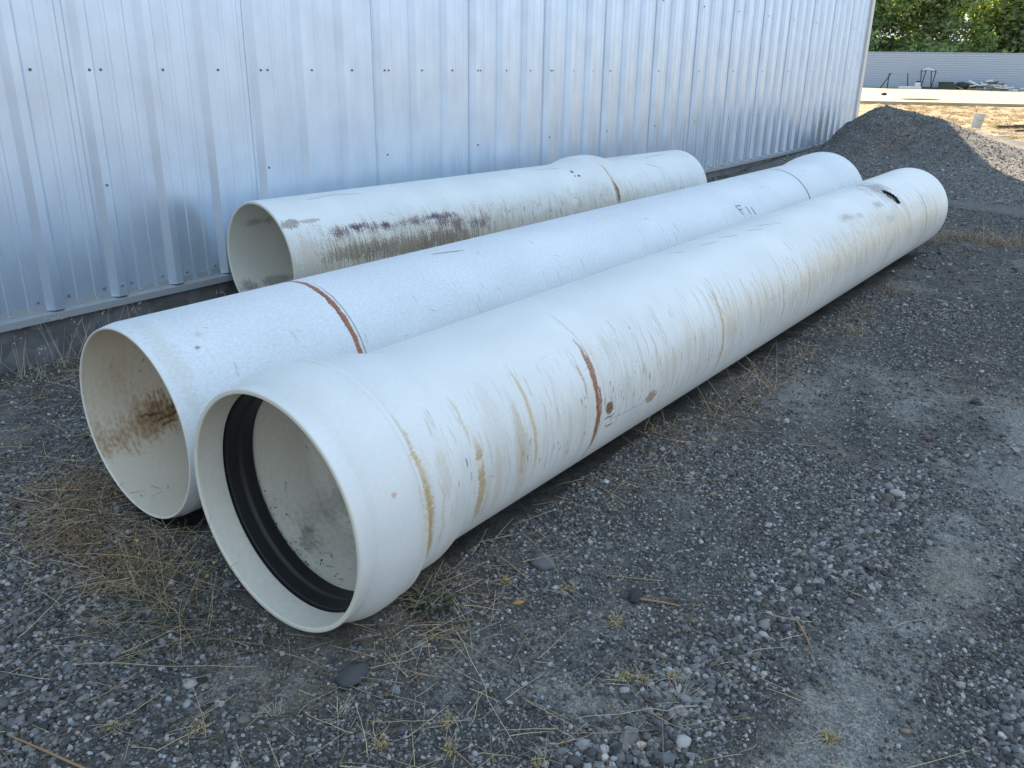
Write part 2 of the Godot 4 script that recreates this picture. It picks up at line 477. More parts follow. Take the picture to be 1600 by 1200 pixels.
# ==================================================================
func _ready():
	rng.seed = 20417
	for q in [[n_a, 11, 0.9], [n_b, 23, 0.9], [n_c, 37, 0.9]]:
		q[0].seed = q[1]; q[0].frequency = q[2]; q[0].noise_type = FastNoiseLite.TYPE_SIMPLEX_SMOOTH
		q[0].fractal_octaves = 3
	# ---------------- camera, sky, sun
	var cam := Camera3D.new(); cam.name = "camera"
	cam.position = cam_at
	cam.rotation_order = EULER_ORDER_YXZ
	cam.rotation_degrees = Vector3(-20.807, 34.976, 0.905)
	cam.fov = 48.754; cam.near = 0.05; cam.far = 900.0
	add_child(cam); cam.current = true
	var sky_m := ProceduralSkyMaterial.new()
	sky_m.sky_top_color = lin(0.188, 0.266, 0.366)
	sky_m.sky_horizon_color = lin(0.385, 0.412, 0.445)
	sky_m.sky_curve = 0.13
	sky_m.ground_bottom_color = lin(0.10, 0.09, 0.08); sky_m.ground_horizon_color = lin(0.22, 0.21, 0.19)
	sky_m.sun_angle_max = 20.0
	var sky := Sky.new(); sky.sky_material = sky_m
	var env := Environment.new()
	env.background_mode = Environment.BG_SKY; env.sky = sky
	env.tonemap_mode = Environment.TONE_MAPPER_LINEAR
	env.tonemap_exposure = 3.85
	env.sdfgi_enabled = true; env.ssao_enabled = true; env.ssil_enabled = true
	var we := WorldEnvironment.new(); we.name = "environment"; we.environment = env; add_child(we)
	var sun := DirectionalLight3D.new(); sun.name = "sun"
	sun.light_energy = 1.3; sun.light_angular_distance = 0.5; sun.light_color = Color(1.0, 0.93, 0.82)
	sun.shadow_enabled = true
	add_child(sun)
	sun.look_at_from_position(Vector3.ZERO, Vector3(0.440, -0.669, 0.599), Vector3.UP)

	for f in [build_ground, build_building, build_slab_and_fence, build_trees, build_mound, build_pipes, build_gravel, build_plants, build_far_objects]:
		f.call()

# ------------------------------------------------------------------ the setting
func build_ground():
	# soil out to the horizon
	var sand_t := grit_textures(lin(0.26, 0.19, 0.108), lin(0.55, 0.425, 0.265), 71, 0.07, 768)
	var sm := mat(Color.WHITE, 0.95)
	sm.albedo_texture = sand_t[0]; sm.vertex_color_use_as_albedo = true; sm.uv1_scale = Vector3(0.4, 0.4, 0.4)
	sm.normal_enabled = true; sm.normal_texture = sand_t[1]; sm.normal_scale = 0.8
	var xs := steps([[-500.0, -60.0, 40.0], [-60.0, -12.0, 3.0], [-12.0, 8.0, 0.16], [8.0, 20.0, 0.8], [20.0, 60.0, 2.0], [60.0, 500.0, 40.0]])
	var zs := steps([[-600.0, -90.0, 40.0], [-90.0, -40.0, 2.5], [-40.0, -14.0, 0.16], [-14.0, 16.0, 0.8], [16.0, 500.0, 40.0]])
	var hf := func(x, z):
		var y := plane_y(x, z)
		if x > -1.0 and x < 18.0 and z > -24.0 and z < 13.5:
			y -= 0.12 * smoothstep(-1.0, 0.0, x) * smoothstep(18.0, 17.0, x) * smoothstep(-24.0, -22.0, z) * smoothstep(13.5, 12.5, z)
		if z < -14.0 and z > -40.0 and absf(x) < 12.0: y += (n_c.get_noise_2d(x * 1.6, z * 1.6) * 0.045 + n_a.get_noise_2d(x * 5.0, z * 5.0) * 0.03) * smoothstep(-14.0, -18.0, z)
		return y
	var cf := func(x, z):
		var v := 0.68 + 0.2 * n_a.get_noise_2d(x * 0.35, z * 0.35) + 0.2 * n_c.get_noise_2d(x * 2.2, z * 2.2)
		return Color(v, v * 0.985, v * 0.96)
	structure("ground", grid(xs, zs, hf, cf), sm)
	# gravel yard beside the building
	var g_t := grit_textures(lin(0.14, 0.134, 0.125), lin(0.54, 0.515, 0.475), 5, 0.11)
	var gm := mat(Color.WHITE, 0.93)
	gm.albedo_texture = g_t[0]; gm.vertex_color_use_as_albedo = true; gm.uv1_scale = Vector3(1.45, 1.45, 1.45)
	gm.normal_enabled = true; gm.normal_texture = g_t[1]; gm.normal_scale = 1.0
	var xs2 := steps([[-0.03, 4.7, 0.021], [4.7, 18.4, 0.5]])
	var zs2 := steps([[-23.0, -9.0, 0.2], [-9.0, -5.2, 0.06], [-5.2, 2.7, 0.021], [2.7, 13.4, 0.4]])
	var hf2 := func(x, z):
		var y := ground_y(x, z)
		y += n_c.get_noise_2d(x * 14.0, z * 14.0) * 0.006 + n_b.get_noise_2d(x * 38.0, z * 38.0) * 0.0035
		y -= 0.12 * smoothstep(0.0, 1.2, yard_edge(x) - z) + 0.16 * smoothstep(16.4, 17.6, x + 0.6 * n_a.get_noise_2d(z, 3.0)) + 0.16 * smoothstep(12.2, 13.0, z)
		return y
	var cf2 := func(x, z):
		var d := dusty(x, z)
		var v := lerpf(0.27, 0.70, smoothstep(0.1, 0.95, d)) * (1.0 + 0.12 * n_c.get_noise_2d(x * 9.0, z * 9.0))
		var brown := smoothstep(0.05, 0.45, n_a.get_noise_2d(x * 1.3 + 31.0, z * 1.3) + 0.55 * exp(-(pow((x - 1.75) / 0.5, 2) + pow((z - 1.0) / 0.3, 2))) + 0.5 * exp(-(pow((x - 2.65) / 0.25, 2) + pow((z + 0.55) / 0.5, 2))))
		return Color(v, v * lerpf(0.98, 0.91, brown), v * lerpf(0.92, 0.80, brown))
	structure("gravel_yard", grid(xs2, zs2, hf2, cf2), gm)

func build_mound():
	var t := grit_textures(lin(0.095, 0.092, 0.088), lin(0.33, 0.32, 0.30), 9, 0.1, 768)
	var m := mat(Color.WHITE, 0.95)
	m.albedo_texture = t[0]; m.vertex_color_use_as_albedo = true; m.uv1_scale = Vector3(0.8, 0.8, 0.8)
	m.normal_enabled = true; m.normal_texture = t[1]; m.normal_scale = 1.2
	var hf := func(x, z):
		var h := mound_h(x, z)
		return ground_y(x, z) + (h if h > 0.012 else -0.04) + n_c.get_noise_2d(x * 20.0, z * 20.0) * 0.006
	var cf := func(x, z):
		var v := 0.68 + 0.14 * n_a.get_noise_2d(x * 1.8, z * 1.8) + 0.1 * n_c.get_noise_2d(x * 7.0, z * 7.0)
		var e := exp(-pow((x - 1.25 + 0.35 * (z + 9.9)) / 0.13, 2)) * smoothstep(-10.35, -10.1, z) * smoothstep(-9.2, -9.7, z) * (0.7 + 0.6 * n_b.get_noise_2d(x * 6.0, z * 6.0))
		return Color(v * (1.03 + 0.25 * e), v * (1.0 + 0.02 * e), v * (0.95 - 0.12 * e))
	var o := part("gravel_pile", grid(steps([[-0.02, 5.2, 0.045]]), steps([[-15.4, -6.0, 0.045]]), hf, cf), m, self)
	tag(o, "heap of dark grey gravel banked against the end of the metal wall", "gravel pile")
	var sc := [Scatter.new(), Scatter.new()]
	for k in 26000:
		var x := rng.randf_range(0.02, 4.6); var z := rng.randf_range(-14.6, -6.2)
		var h := mound_h(x, z)
		if h < 0.03: continue
		var s := 0.005 + 0.009 * pow(rng.randf(), 2.0)
		var c := stone_colour()
		sc[k & 1].put(Transform3D(Basis.from_euler(Vector3(rng.randf() * TAU, rng.randf() * TAU, 0.0)).scaled(Vector3(s, s, s)), Vector3(x, ground_y(x, z) + h + s * 0.2, z)), c * 1.1)
	var smat := mat(Color.WHITE, 0.85); smat.vertex_color_use_as_albedo = true
	for k in 2: scatter_node("stones", sc[k], stone_mesh(60 + k, 0.75, 0.5, k == 0), smat, o)

func build_gravel():
	var smat := mat(Color.WHITE, 0.82); smat.vertex_color_use_as_albedo = true
	var kinds := [stone_mesh(1, 0.62, 0.35, false), stone_mesh(2, 0.75, 0.6, true), stone_mesh(3, 0.55, 0.4, false), stone_mesh(4, 0.7, 0.7, true), stone_mesh(5, 0.8, 0.45, false)]
	var sc := []
	for k in kinds: sc.append(Scatter.new())
	var fwd := Vector2(-sin(deg_to_rad(34.976)), -cos(deg_to_rad(34.976)))
	var tries := [[560000, 0.0, 3.1, 0.0026, 0.0078], [280000, 2.6, 5.6, 0.0038, 0.0080], [90000, 5.2, 12.0, 0.006, 0.009]]
	for t in tries:
		for k in t[0]:
			var x := rng.randf_range(0.0, 5.0); var z := rng.randf_range(-8.5 if t[2] > 6.0 else (-3.8 if t[2] > 4.0 else -1.2), 2.3)
			var v := Vector2(x - cam_at.x, z - cam_at.z)
			var d := v.length()
			if d < t[1] or d > t[2] or v.dot(fwd) < d * 0.66: continue
			var dust := dusty(x, z)
			if rng.randf() < dust * 1.05: continue
			if under_pipe(x, z): continue
			var s: float = t[3] + t[4] * pow(rng.randf(), 2.6)
			if rng.randf() < 0.025: s *= rng.randf_range(1.4, 2.3)
			s *= 0.60 + 0.62 * pebbly(x, z)
			var sq := s * rng.randf_range(0.75, 1.0)
			var y := ground_y(x, z) + n_c.get_noise_2d(x * 14.0, z * 14.0) * 0.006 + s * rng.randf_range(0.0, 0.5)
			var b := Basis.from_euler(Vector3(rng.randfn() * 0.35, rng.randf() * TAU, rng.randfn() * 0.35)).scaled_local(Vector3(s, sq, s))
			sc[rng.randi() % kinds.size()].put(Transform3D(b, Vector3(x, y, z)), stone_colour())
	var total := 0
	for k in kinds.size():
		var o := scatter_node("gravel", sc[k], kinds[k], smat)
		total += sc[k].n
		tag(o, "loose grey gravel covering the yard around the white pipes", "gravel", "gravel of the yard")

# ------------------------------------------------------------------ building
func panel_profile() -> Array:        # [t along the wall, out]
	var p := [[-0.062, 0.0]]
	for k in 3:
		var c := 0.3048 * k
		p.append_array([[c - 0.043, 0.0], [c - 0.018, 0.032], [c + 0.018, 0.032], [c + 0.043, 0.0]])
		for m in [0.112, 0.198]:
			p.append_array([[c + m - 0.014, 0.0], [c + m - 0.008, 0.0042], [c + m + 0.008, 0.0042], [c + m + 0.014, 0.0]])
	p.append([PITCH - 0.052, 0.0])
	return p

func panel_mesh(u0: float) -> ArrayMesh:
	var prof := panel_profile()
	var ys := [0.042, 0.5, 1.0, 1.5, 2.0, 3.0, 4.2, 5.3, EAVE - 0.02]
	var v := PackedVector3Array(); var nn := PackedVector3Array(); var uv := PackedVector2Array(); var idx := PackedInt32Array()
	for i in prof.size() - 1:
		var a: Array = prof[i]; var b: Array = prof[i + 1]
		var lift := func(q): return 0.0008 + 0.0018 * (1.0 - (q[0] + 0.062) / PITCH)
		var n := Vector3(b[0] - a[0], 0, b[1] - a[1]).normalized()
		var base := v.size()
		for y in ys:
			for q in [a, b]:
				v.append(Vector3(q[1] + lift.call(q), y, -q[0])); nn.append(Vector3(n.x, 0, n.z)); uv.append(Vector2(u0 + q[0], y))
		for k in ys.size() - 1:
			var o := base + k * 2
			idx.append_array([o, o + 2, o + 1, o + 1, o + 2, o + 3])
	var arr := []; arr.resize(Mesh.ARRAY_MAX)
	arr[Mesh.ARRAY_VERTEX] = v; arr[Mesh.ARRAY_NORMAL] = nn; arr[Mesh.ARRAY_TEX_UV] = uv; arr[Mesh.ARRAY_INDEX] = idx
	var m := ArrayMesh.new(); m.add_surface_from_arrays(Mesh.PRIMITIVE_TRIANGLES, arr)
	return m

func metal_material() -> StandardMaterial3D:
	var w := 1024
	var a := noise_bytes(noise(FastNoiseLite.TYPE_SIMPLEX_SMOOTH, 0.008, 4, 3), w, w)
	var b := noise_bytes(noise(FastNoiseLite.TYPE_SIMPLEX, 0.06, 3, 8), w, w)
	var s := noise_bytes(noise(FastNoiseLite.TYPE_CELLULAR, 0.012, 1, 14), w, w)
	var d := PackedByteArray(); d.resize(w * w * 3)
	for k in w * w:
		var t := 1.0 + (a[k] - 128) / 128.0 * 0.035
		if b[k] > 228 and s[k] > 150: t -= 0.06      # scuffs
		d[k * 3] = int(clampf(203.0 * t, 0, 255)); d[k * 3 + 1] = int(clampf(217.0 * t, 0, 255)); d[k * 3 + 2] = int(clampf(231.0 * t, 0, 255))
	var m := mat(Color.WHITE, 0.30, 0.58)
	m.albedo_texture = tex(Image.create_from_data(w, w, false, Image.FORMAT_RGB8, d))
	# slight waviness of thin sheet
	var wave := noise(FastNoiseLite.TYPE_SIMPLEX_SMOOTH, 0.011, 2, 31)
	var nd := PackedByteArray(); nd.resize(256 * 256 * 3)
	for y in 256:
		for x in 256:
			var h := wave.get_noise_2d(x, y)
			var n := Vector3((h - wave.get_noise_2d(x + 1, y)) * 26.0, (h - wave.get_noise_2d(x, y + 1)) * 15.0, 1.0).normalized() * 0.5 + Vector3(0.5, 0.5, 0.5)
			var k := (y * 256 + x) * 3
			nd[k] = int(n.x * 255.0); nd[k + 1] = int(n.y * 255.0); nd[k + 2] = int(n.z * 255.0)
	m.normal_enabled = true; m.normal_texture = tex(Image.create_from_data(256, 256, false, Image.FORMAT_RGB8, nd)); m.normal_scale = 0.018
	m.uv1_scale = Vector3(0.45, 0.31, 1)
	return m

func screw_mesh() -> ArrayMesh:       # pointing to +x: washer, hexagonal head
	var st := st_new()
	var prof := [[0.0, 0.0068], [0.0018, 0.0068], [0.0026, 0.0050], [0.0062, 0.0048], [0.0072, 0.0036], [0.0072, 0.0]]
	for i in prof.size() - 1:
		var seg := 6
		for k in seg:
			var a0 := TAU * k / seg; var a1 := TAU * (k + 1) / seg
			var f := func(q, a): return Vector3(q[0], cos(a) * q[1], sin(a) * q[1])
			quad(st, f.call(prof[i], a0), f.call(prof[i], a1), f.call(prof[i + 1], a1), f.call(prof[i + 1], a0))
	return finish(st)

func build_building():
	var metal := metal_material()
	var b := thing("metal_building", "tall silver metal building clad in ribbed vertical wall sheets", "building", Vector3.ZERO)
	var meshes := [panel_mesh(0.0), panel_mesh(0.83), panel_mesh(1.61)]
	var screw := screw_mesh()
	var screw_m := mat(lin(0.20, 0.21, 0.22), 0.45, 0.5)
	for k in range(-8, 14):
		var z := 0.05 - PITCH * k
		part("wall_panel", meshes[posmod(k * 2, 3)], metal, b, Vector3(0, 0, z))
		if k < -2: continue
		for r in 3:
			var c := z - 0.3048 * r
			part("screw", screw, screw_m, b, Vector3(0.0015, 1.0412, c - 0.070))
			if c < 1.5 and c > -5.5:
				part("screw", screw, screw_m, b, Vector3(0.0015, 0.085 + rng.randf_range(-0.004, 0.004), c - 0.066))
				part("screw", screw, screw_m, b, Vector3(0.0015, 0.085 + rng.randf_range(-0.004, 0.004), c + 0.072))
		for y in [1.0412, 0.5545, 1.636, 0.092]: part("screw", screw, screw_m, b, Vector3(0.0345, y, z))
	var trim_m := mat(lin(0.36, 0.37, 0.37), 0.5, 0.25)
	# base trim: a bent sheet with a sloped drip edge
	var st := st_new(); st.set_smooth_group(-1)
	var zs0 := 7.4; var z1 := CORNER_Z
	var pr := [[0.001, 0.075], [0.004, 0.040], [0.040, 0.032], [0.042, 0.002], [0.006, 0.0]]
	for i in pr.size() - 1:
		quad(st, Vector3(pr[i][0], pr[i][1], zs0), Vector3(pr[i][0], pr[i][1], z1), Vector3(pr[i + 1][0], pr[i + 1][1], z1), Vector3(pr[i + 1][0], pr[i + 1][1], zs0))
	part("base_trim", finish(st), trim_m, b)
	# concrete footing
	var ct := grit_textures(lin(0.12, 0.12, 0.115), lin(0.20, 0.197, 0.19), 55, 0.03, 512)
	var cm := mat(Color.WHITE, 0.9); cm.albedo_texture = ct[0]; cm.uv1_triplanar = true; cm.uv1_world_triplanar = true; cm.uv1_scale = Vector3(0.7, 0.7, 0.7)
	part("footing", box_mesh(Vector3(-0.30, -0.9, CORNER_Z), Vector3(0.004, -0.001, 7.4)), cm, b)
	# corner trim on the far end
	var ctm := mat(lin(0.62, 0.62, 0.60), 0.4, 0.3)
	st = st_new(); st.set_smooth_group(-1)
	box_st(st, Vector3(0.036, 0.03, CORNER_Z - 0.02), Vector3(0.0395, EAVE, CORNER_Z + 0.115))
	box_st(st, Vector3(0.004, 0.03, CORNER_Z + 0.115), Vector3(0.0395, EAVE, CORNER_Z + 0.118))
	box_st(st, Vector3(-0.12, 0.03, CORNER_Z - 0.0235), Vector3(0.0395, EAVE, CORNER_Z - 0.0202))
	part("corner_trim", finish(st), ctm, b)
	# the rest of the shell
	part("end_wall", box_mesh(Vector3(-12.0, -0.4, CORNER_Z - 0.018), Vector3(-0.004, EAVE, CORNER_Z + 0.02)), metal, b)
	part("end_wall", box_mesh(Vector3(-12.0, -0.4, 7.402), Vector3(-0.004, EAVE, 7.44)), metal, b)
	part("back_wall", box_mesh(Vector3(-12.05, -0.4, CORNER_Z), Vector3(-12.003, EAVE, 7.40)), metal, b)
	st = st_new(); st.set_smooth_group(-1)
	var e := EAVE; var rz0 := CORNER_Z - 0.03; var rz1 := 7.5
	for y in [0.0, 0.12]:
		quad(st, Vector3(0.07, e + y, rz1), Vector3(0.07, e + y, rz0), Vector3(-6.0, e + 0.55 + y, rz0), Vector3(-6.0, e + 0.55 + y, rz1))
		quad(st, Vector3(-6.0, e + 0.55 + y, rz1), Vector3(-6.0, e + 0.55 + y, rz0), Vector3(-12.1, e + y, rz0), Vector3(-12.1, e + y, rz1))
	for z in [rz0, rz1]:
		quad(st, Vector3(0.07, e, z), Vector3(0.07, e + 0.12, z), Vector3(-6.0, e + 0.67, z), Vector3(-6.0, e, z))
		quad(st, Vector3(-12.1, e, z), Vector3(-12.1, e + 0.12, z), Vector3(-6.0, e + 0.67, z), Vector3(-6.0, e, z))
	quad(st, Vector3(0.07, e, rz0), Vector3(0.07, e + 0.12, rz0), Vector3(0.07, e + 0.12, rz1), Vector3(0.07, e, rz1))
	part("roof", finish(st), metal, b)

func build_slab_and_fence():
	var ct := grit_textures(lin(0.29, 0.24, 0.16), lin(0.38, 0.32, 0.22), 88, 0.02, 512)
	var cm := mat(Color.WHITE, 0.9); cm.albedo_texture = ct[0]; cm.uv1_triplanar = true; cm.uv1_world_triplanar = true; cm.uv1_scale = Vector3(0.12, 0.12, 0.12)
	var f := func(x): return -33.9 - 0.5 * x
	var st := st_new(); st.set_smooth_group(-1)
	var y1 := -0.03; var y0 := -0.6
	var q := [Vector3(-14, 0, f.call(-14.0)), Vector3(14, 0, f.call(14.0)), Vector3(14, 0, -68), Vector3(-14, 0, -58)]
	quad(st, q[0] + Vector3.UP * y1, q[3] + Vector3.UP * y1, q[2] + Vector3.UP * y1, q[1] + Vector3.UP * y1)
	for k in 4:
		var a: Vector3 = q[k]; var b: Vector3 = q[(k + 1) % 4]
		quad(st, a + Vector3.UP * y1, b + Vector3.UP * y1, b + Vector3.UP * y0, a + Vector3.UP * y0)
	structure("pavement", finish(st), cm)
	# fence of horizontal ribbed sheets
	var fm := mat(lin(0.36, 0.42, 0.50), 0.4, 0.35)
	var fence := thing("metal_fence", "long silver fence of horizontal ribbed sheets in front of the trees", "fence", Vector3(-16.0, -0.03, -54.4))
	var dir := Vector3(30.0, 0, -9.0).normalized()
	fence.basis = Basis(dir, Vector3.UP, dir.cross(Vector3.UP))
	var sheet_l := 5.22; var row_h := 0.66
	st = st_new(); st.set_smooth_group(-1)
	var prof := []
	for k in 5:
		var y := k * row_h / 5.0
		prof.append_array([[y, 0.0], [y + 0.085, 0.0], [y + 0.098, 0.022], [y + 0.12, 0.022]])
	prof.append([row_h, 0.0])
	for i in prof.size() - 1:
		quad(st, Vector3(0.006, prof[i][0], prof[i][1]), Vector3(0.006, prof[i + 1][0], prof[i + 1][1]), Vector3(sheet_l - 0.006, prof[i + 1][0], prof[i + 1][1]), Vector3(sheet_l - 0.006, prof[i][0], prof[i][1]))
	var sheet := finish(st)
	for k in 6:
		for r in 3: part("sheet", sheet, fm, fence, Vector3(k * sheet_l, 0.02 + r * row_h, -0.003 * r + (k & 1) * 0.002))
		part("post", box_mesh(Vector3(-0.04, -0.4, -0.10), Vector3(0.04, 2.0, -0.02)), fm, fence, Vector3(k * sheet_l, 0, 0))
	part("top_rail", box_mesh(Vector3(0, 2.002, -0.05), Vector3(6 * sheet_l, 2.045, 0.03)), fm, fence)

func build_trees():
	var bark := mat(lin(0.10, 0.085, 0.065), 0.95)
	var leaf := mat(Color.WHITE, 0.6)
	leaf.vertex_color_use_as_albedo = true; leaf.backlight_enabled = true; leaf.backlight = Color(0.95, 1.0, 0.5)
	leaf.cull_mode = BaseMaterial3D.CULL_DISABLED
	var labels := ["broad leafy green tree rising behind the far metal fence"]
	var crowns := []
	for v in 4:
		var st := st_new(); st.set_smooth_group(-1)
		var clumps := []
		for k in 44:
			var u := Vector3(rng.randfn(), rng.randfn(), rng.randfn()).normalized() * pow(rng.randf(), 0.4)
			clumps.append([Vector3(u.x * 3.0, 4.6 + u.y * 3.4, u.z * 1.7), rng.randf_range(0.55, 1.05), rng.randf_range(0.55, 1.35)])
		for k in 22:
			var a := rng.randf() * TAU
			clumps.append([Vector3(cos(a) * rng.randf_range(0.8, 2.8), rng.randf_range(1.2, 2.6), sin(a) * 2.0), rng.randf_range(0.5, 0.9), rng.randf_range(0.8, 1.3)])
		for c in clumps:
			var tone: float = c[2]
			for k in 150:
				var p: Vector3 = c[0] + Vector3(rng.randfn(), rng.randfn() * 0.8, rng.randfn()) * c[1] * 0.55
				var u := Vector3(rng.randfn(), rng.randfn() * 0.6, rng.randfn()).normalized()
				var w := u.cross(Vector3(rng.randfn(), rng.randfn(), rng.randfn())).normalized()
				var s := rng.randf_range(0.07, 0.15)
				var t := tone * rng.randf_range(0.75, 1.25)
				st.set_color(Color(0.31 * t * rng.randf_range(0.85, 1.2), 0.40 * t, 0.20 * t))
				quad(st, p - u * s * 1.5, p - w * s * 0.7, p + u * s * 1.5, p + w * s * 0.7)
		crowns.append(finish(st))
	var st2 := st_new()
	tube(st2, [Vector3(0, -0.3, 0), Vector3(0.04, 1.0, 0.02), Vector3(0.0, 2.4, 0.05), Vector3(0.1, 4.5, 0)], 0.20, 0.08, 8)
	for k in 7:
		var a := TAU * k / 7.0
		tube(st2, [Vector3(0, 1.5 + 0.3 * k, 0), Vector3(cos(a) * 0.9, 2.5 + 0.35 * k, sin(a) * 0.9), Vector3(cos(a) * 2.2, 3.3 + 0.45 * k, sin(a) * 1.9)], 0.07, 0.02, 5)
	var trunk := finish(st2)
	for k in 15:
		var x := -22.0 + 2.35 * k
		var t := thing("tree", labels[0], "tree", Vector3(x + rng.randf_range(-0.5, 0.5), -0.2, -62.6 - 0.3 * (x + 6.0) - 3.2 * (k % 2) + rng.randf_range(-0.6, 0.6)), "trees behind the far fence")
		t.rotation.y = rng.randf_range(-0.5, 0.5) + PI * (k % 2)
		var s := rng.randf_range(0.92, 1.12)
		t.scale = Vector3(s, s * rng.randf_range(0.95, 1.1), s)
		part("trunk", trunk, bark, t); part("crown", crowns[k % 4], leaf, t)

# ------------------------------------------------------------------ pipes
func smooth_profile(p: Array, n := 5) -> Array:     # rounds the corners of a profile
	var out := []
	for i in p.size() - 1:
		var a: Array = p[maxi(i - 1, 0)]; var b: Array = p[i]; var c: Array = p[i + 1]; var d: Array = p[mini(i + 2, p.size() - 1)]
		for k in n:
			var t := float(k) / n
			out.append([lerpf(b[0], c[0], t), cubic_interpolate(b[1], c[1], a[1], d[1], t)])
	out.append(p[-1])
	return out

func build_pipes():
	var brown := Color8(150, 96, 62); var tan_c := Color8(196, 168, 128); var grey := Color8(120, 118, 112)
	var rim_m := mat(Color8(228, 220, 202), 0.5)
	# ---- front pipe: bell towards the viewer
	var L := 5.83
	skin_begin(L, Color8(231, 228, 221), 0.03, 0.016, 101)
	rng.seed = 77
	# yellowish dirt held on the side of the far half, in runs round the pipe
	for q in [[3.9, 72, 1.1, 36, 0.75], [4.6, 70, 0.9, 36, 0.75], [3.2, 78, 0.9, 34, 0.6], [5.2, 82, 0.7, 44, 0.6], [2.4, 78, 0.8, 34, 0.45], [4.2, 55, 0.7, 20, 0.6], [1.5, 84, 0.7, 30, 0.3], [0.9, 84, 0.7, 30, 0.25]]:
		blot(q[0], q[1], q[2], q[3], Color8(204, 186, 156), q[4], 0.75, 0.8)
	for q in [[3.76, 37, 0.16, 9, 0.75], [3.95, 41, 0.13, 6, 0.5], [4.34, 38, 0.12, 9, 0.7], [4.40, 60, 0.10, 9, 0.5]]:
		blot(q[0], q[1], q[2], q[3], Color8(150, 138, 122), q[4], 0.55, 0.7)
	drips(520, 1.2, 5.7, 34, 98, 6, 40, Color8(178, 152, 120), 0.03, 0.3, 0.002, 0.008)
	drips(90, 0.3, 5.7, 38, 86, 20, 60, Color8(204, 182, 150), 0.05, 0.26, 0.015, 0.06, 0.06)
	drips(170, 1.3, 5.7, 45, 100, 3, 13, Color8(100, 92, 84), 0.12, 0.5, 0.002, 0.004)
	drips(160, 1.2, 5.6, 30, 90, 8, 40, Color8(236, 234, 228), 0.1, 0.4, 0.003, 0.012)
	drips(170, 0.3, 1.3, 40, 100, 6, 24, Color8(184, 164, 136), 0.05, 0.25, 0.002, 0.006)
	drips(30, 0.35, 1.4, 70, 105, 2, 6, Color8(96, 84, 74), 0.3, 0.7, 0.003, 0.006)
	# stains with a place of their own
	ring_mark(1.045, 40, 126, 0.020, brown, 0.95, 0.3); ring_mark(1.062, 14, 46, 0.004, Color8(170, 150, 125), 0.6)
	ring_mark(1.058, 44, 110, 0.007, Color8(110, 60, 40), 0.7); ring_mark(0.99, 52, 80, 0.008, Color8(176, 146, 108), 0.7)
	ring_mark(0.708, 38, 112, 0.014, Color8(206, 184, 146), 0.8, 0.4)
	ring_mark(0.44, 40, 70, 0.012, Color8(214, 194, 160), 0.6); ring_mark(0.462, 66, 120, 0.028, tan_c, 0.9, 0.45); ring_mark(0.455, 78, 84, 0.03, Color8(226, 220, 205), 0.8)
	blot(0.225, 88, 0.055, 42, Color8(210, 184, 146), 0.85, 0.6, 0.9); ring_mark(0.222, 40, 134, 0.030, Color8(206, 176, 132), 0.7, 0.7); ring_mark(0.235, 66, 128, 0.020, Color8(188, 152, 108), 0.6, 0.8); ring_mark(0.218, 0, 60, 0.005, Color8(186, 178, 162), 0.6)
	ring_mark(0.285, 72, 118, 0.010, Color8(214, 196, 160), 0.6, 0.7)
	blot(1.118, 91, 0.034, 5.5, Color8(120, 88, 62), 1.0, 0.3, 0.2); stroke(1.09, 97, 1.15, 97, 0.006, Color8(80, 56, 42), 0.9); stroke(1.11, 104, 1.15, 104, 0.008, Color8(110, 80, 60), 0.8)
	blot(1.40, 101, 0.05, 5, Color8(176, 140, 108), 0.9, 0.2, 0.25); stroke(1.14, 100, 1.36, 103, 0.003, Color8(120, 110, 100), 0.6)
	ring_mark(1.975, 40, 124, 0.017, Color8(200, 172, 128), 0.9, 0.5); blot(2.07, 75, 0.13, 26, Color8(212, 196, 164), 0.5, 0.6)
	ring_mark(2.35, 60, 100, 0.008, Color8(196, 172, 134), 0.6); ring_mark(2.62, 55, 110, 0.01, Color8(170, 130, 96), 0.55); ring_mark(2.95, 60, 108, 0.012, Color8(190, 150, 110), 0.5)
	ring_mark(5.205, 28, 150, 0.010, Color8(84, 82, 80), 0.9, 0.15); ring_mark(4.79, 30, 100, 0.012, Color8(186, 164, 130), 0.7)
	# soot round a scorched spot on the crown
	blot(4.65, 16, 0.30, 42, Color8(98, 97, 96), 0.85, 0.65, 0.8)
	for q in [[2.07, -4, 2.14, 3], [2.3, 2, 2.42, 6], [2.5, 0, 2.62, 8], [2.75, 6, 2.86, 12], [2.88, 4, 3.0, 9], [3.02, 8, 3.08, 14]]: stroke(q[0], q[1], q[2], q[3], 0.006, Color8(120, 116, 110), 0.7)
	for k in 30: stroke_random(0.3, 5.6, 5, 110, 0.012, 0.05)
	blot(0.11, 70, 0.014, 2.6, Color8(206, 150, 120), 0.9, 0.0, 0.3)
	var fm := mat(Color.WHITE, 0.42); fm.albedo_texture = skin_end()
	# inside skin
	skin_begin(L, Color8(232, 224, 206), 0.03, 0.03, 131, 512)
	for k in 60: stroke_random(0.2, 1.4, -180, -60, 0.02, 0.02)
	blot(0.25, -142, 0.03, 4, Color8(96, 86, 72), 0.6, 0.0, 0.8); blot(0.36, -140, 0.3, 34, Color8(160, 154, 142), 0.6, 0.2, 0.9); blot(0.22, -152, 0.05, 22, Color8(130, 120, 104), 0.5, 0.0, 0.9)
	var fi := mat(Color.WHITE, 0.55); fi.albedo_texture = skin_end()
	var front := pipe_node("pipe", "white pipe whose belled end holds a black rubber ring, farthest from the wall", Vector3(2.211, 0.0412, 0.9956), Vector3(0.04275, 0.01183, -0.99902))
	var m := ArrayMesh.new()
